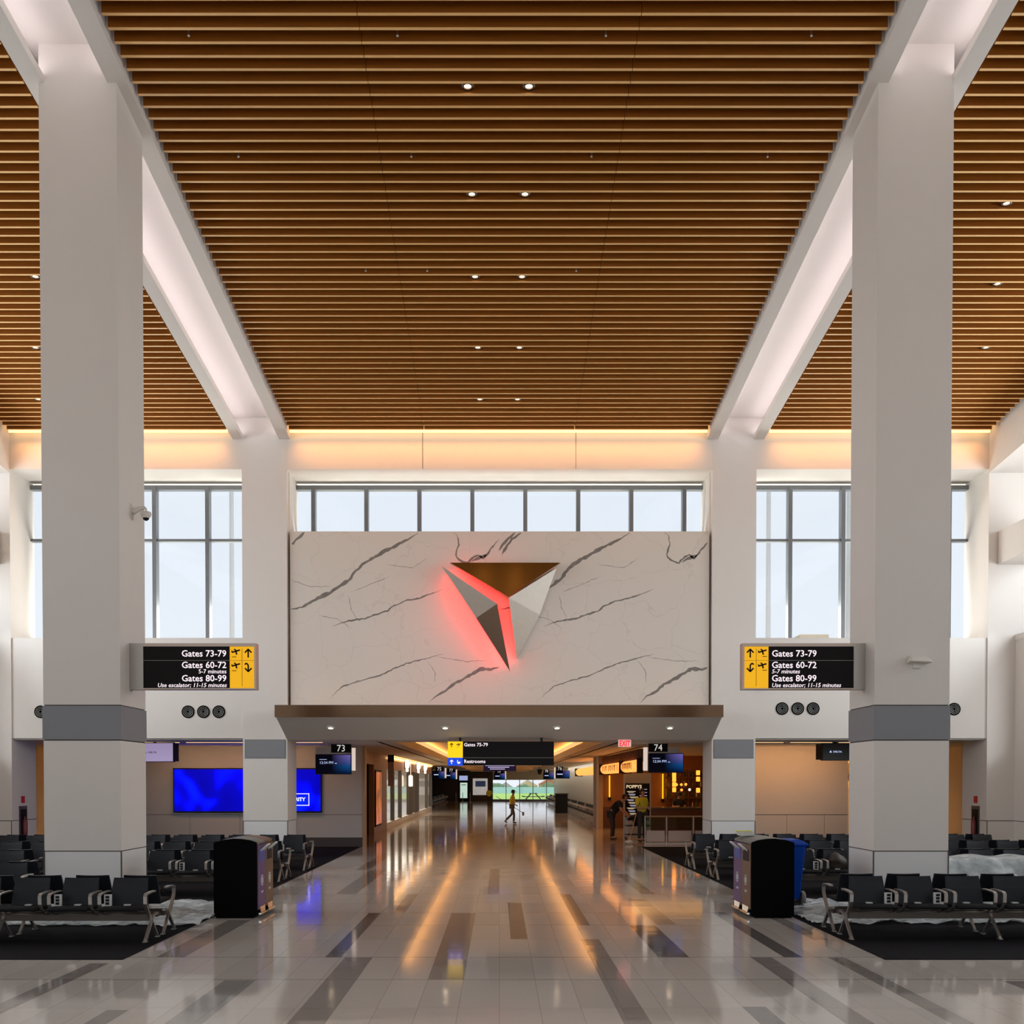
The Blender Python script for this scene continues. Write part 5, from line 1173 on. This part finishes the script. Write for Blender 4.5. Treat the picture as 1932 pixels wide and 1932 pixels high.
stand = dict(hip=(0, 0, .93), chest=(.0, 0, 1.28), neck=(.02, 0, 1.48), head=(.04, 0, 1.58), shl=(0, .19, 1.39), ell=(.02, .27, 1.10), wrl=(.22, .14, 1.05), shr=(0, -.19, 1.39), elr=(.03, -.27, 1.10), wrr=(.25, -.12, 1.12),
    hpl=(0, .09, .89), knl=(.01, .11, .48), anl=(0, .12, .075), hpr=(0, -.09, .89), knr=(.01, -.11, .48), anr=(0, -.12, .075))
Yp = 36.7; person('person in a yellow shirt standing before the menu board with hands raised', PX(1211, Yp), Yp, -.9, 1.86, stand, HIVIS, JEANS)
lean = dict(hip=(-.12, 0, .90), chest=(.12, 0, 1.18), neck=(.27, 0, 1.33), head=(.36, 0, 1.40), shl=(.14, .20, 1.27), ell=(.24, .25, 1.00), wrl=(.42, .2, .86), shr=(.14, -.20, 1.27), elr=(.26, -.25, 1.02), wrr=(.42, -.2, .86),
    hpl=(-.12, .1, .87), knl=(-.07, .13, .47), anl=(-.1, .15, .075), hpr=(-.12, -.1, .87), knr=(-.05, -.13, .47), anr=(-.08, -.15, .075))
Yp = 38.0; person('person in black clothes leaning over the dark service cart', PX(1160, Yp), Yp, -.3, 1.86, lean, BLKS, JEANS)
Yp = 84; person('person in a yellow shirt far down the corridor by the end window', PX(923, Yp), Yp, 1.2, 1.62, stand, HIVIS, JEANS)
Yp = 43.3; person('person with dark hair behind the restaurant bar', PX(1281, Yp), Yp, -PI/2, 1.68, stand, BLKS, JEANS)
# cart, mop, tool
Yc = 37.95; xc = PX(1203, Yc)
t = thing('service_cart', 'dark metal service cart with a pale cloth beside the person in black', 'cart', (xc, Yc, 0)); m = MB()
for x in (-.42, .38):
    for y in (-.22, .2): m = MB(); m.box(x, x+.03, y, y+.03, .12, .86); m.build('post', [ALU], t); m = MB(); m.lathe([(.05, -.015), (.06, 0), (.05, .015)], (x, y, .062), 'x', 12); m.build('wheel', [BLACK], t)
for z in (.18, .5, .82): m = MB(); m.box(-.44, .43, -.24, .24, z, z+.035); m.build('shelf', [BLACK], t)
blob('cleaning_cloth', (xc+.08, Yc-.02, .895), .2, pm('cloth_pink', (.5,.38,.33), .9), 31, 'pale cloth heaped on top of the service cart', 'cloth', sq=.2)
blob('black_bag', (xc-.02, Yc, .66), .17, BLACK, 32, 'black bag on the middle shelf of the service cart', 'bag', sq=.7)
t = thing('mop', 'long-handled dust mop leaning from the person in the yellow shirt to the floor', 'mop', (PX(1187, 35.4), 35.4, 0))
m = MB(); m.tube([(0, 0, .08), (.42, 1.35, 1.0)], .014, n=8); m.build('handle', [pm('mop_wood', (.5,.35,.22), .6)], t)
blob('mop_head', (0, 0, .07), .13, pm('mop_white', (.55,.52,.48), .9), 33, parent=t, sq=.5)
v = P(966, 1520, 52.6)
t = thing('long_tool', 'thin long-handled tool carried by the walking person', 'tool', (v.x, 52.45, 0))
m = MB(); m.tube([(-.78, 0, 1.35), (.52, 0, .55)], .013, n=8); m.build('handle', [BEAMM], t); m = MB(); m.box(.5, .6, -.05, .05, .40, .58); m.build('tool_head', [BEAMM], t)
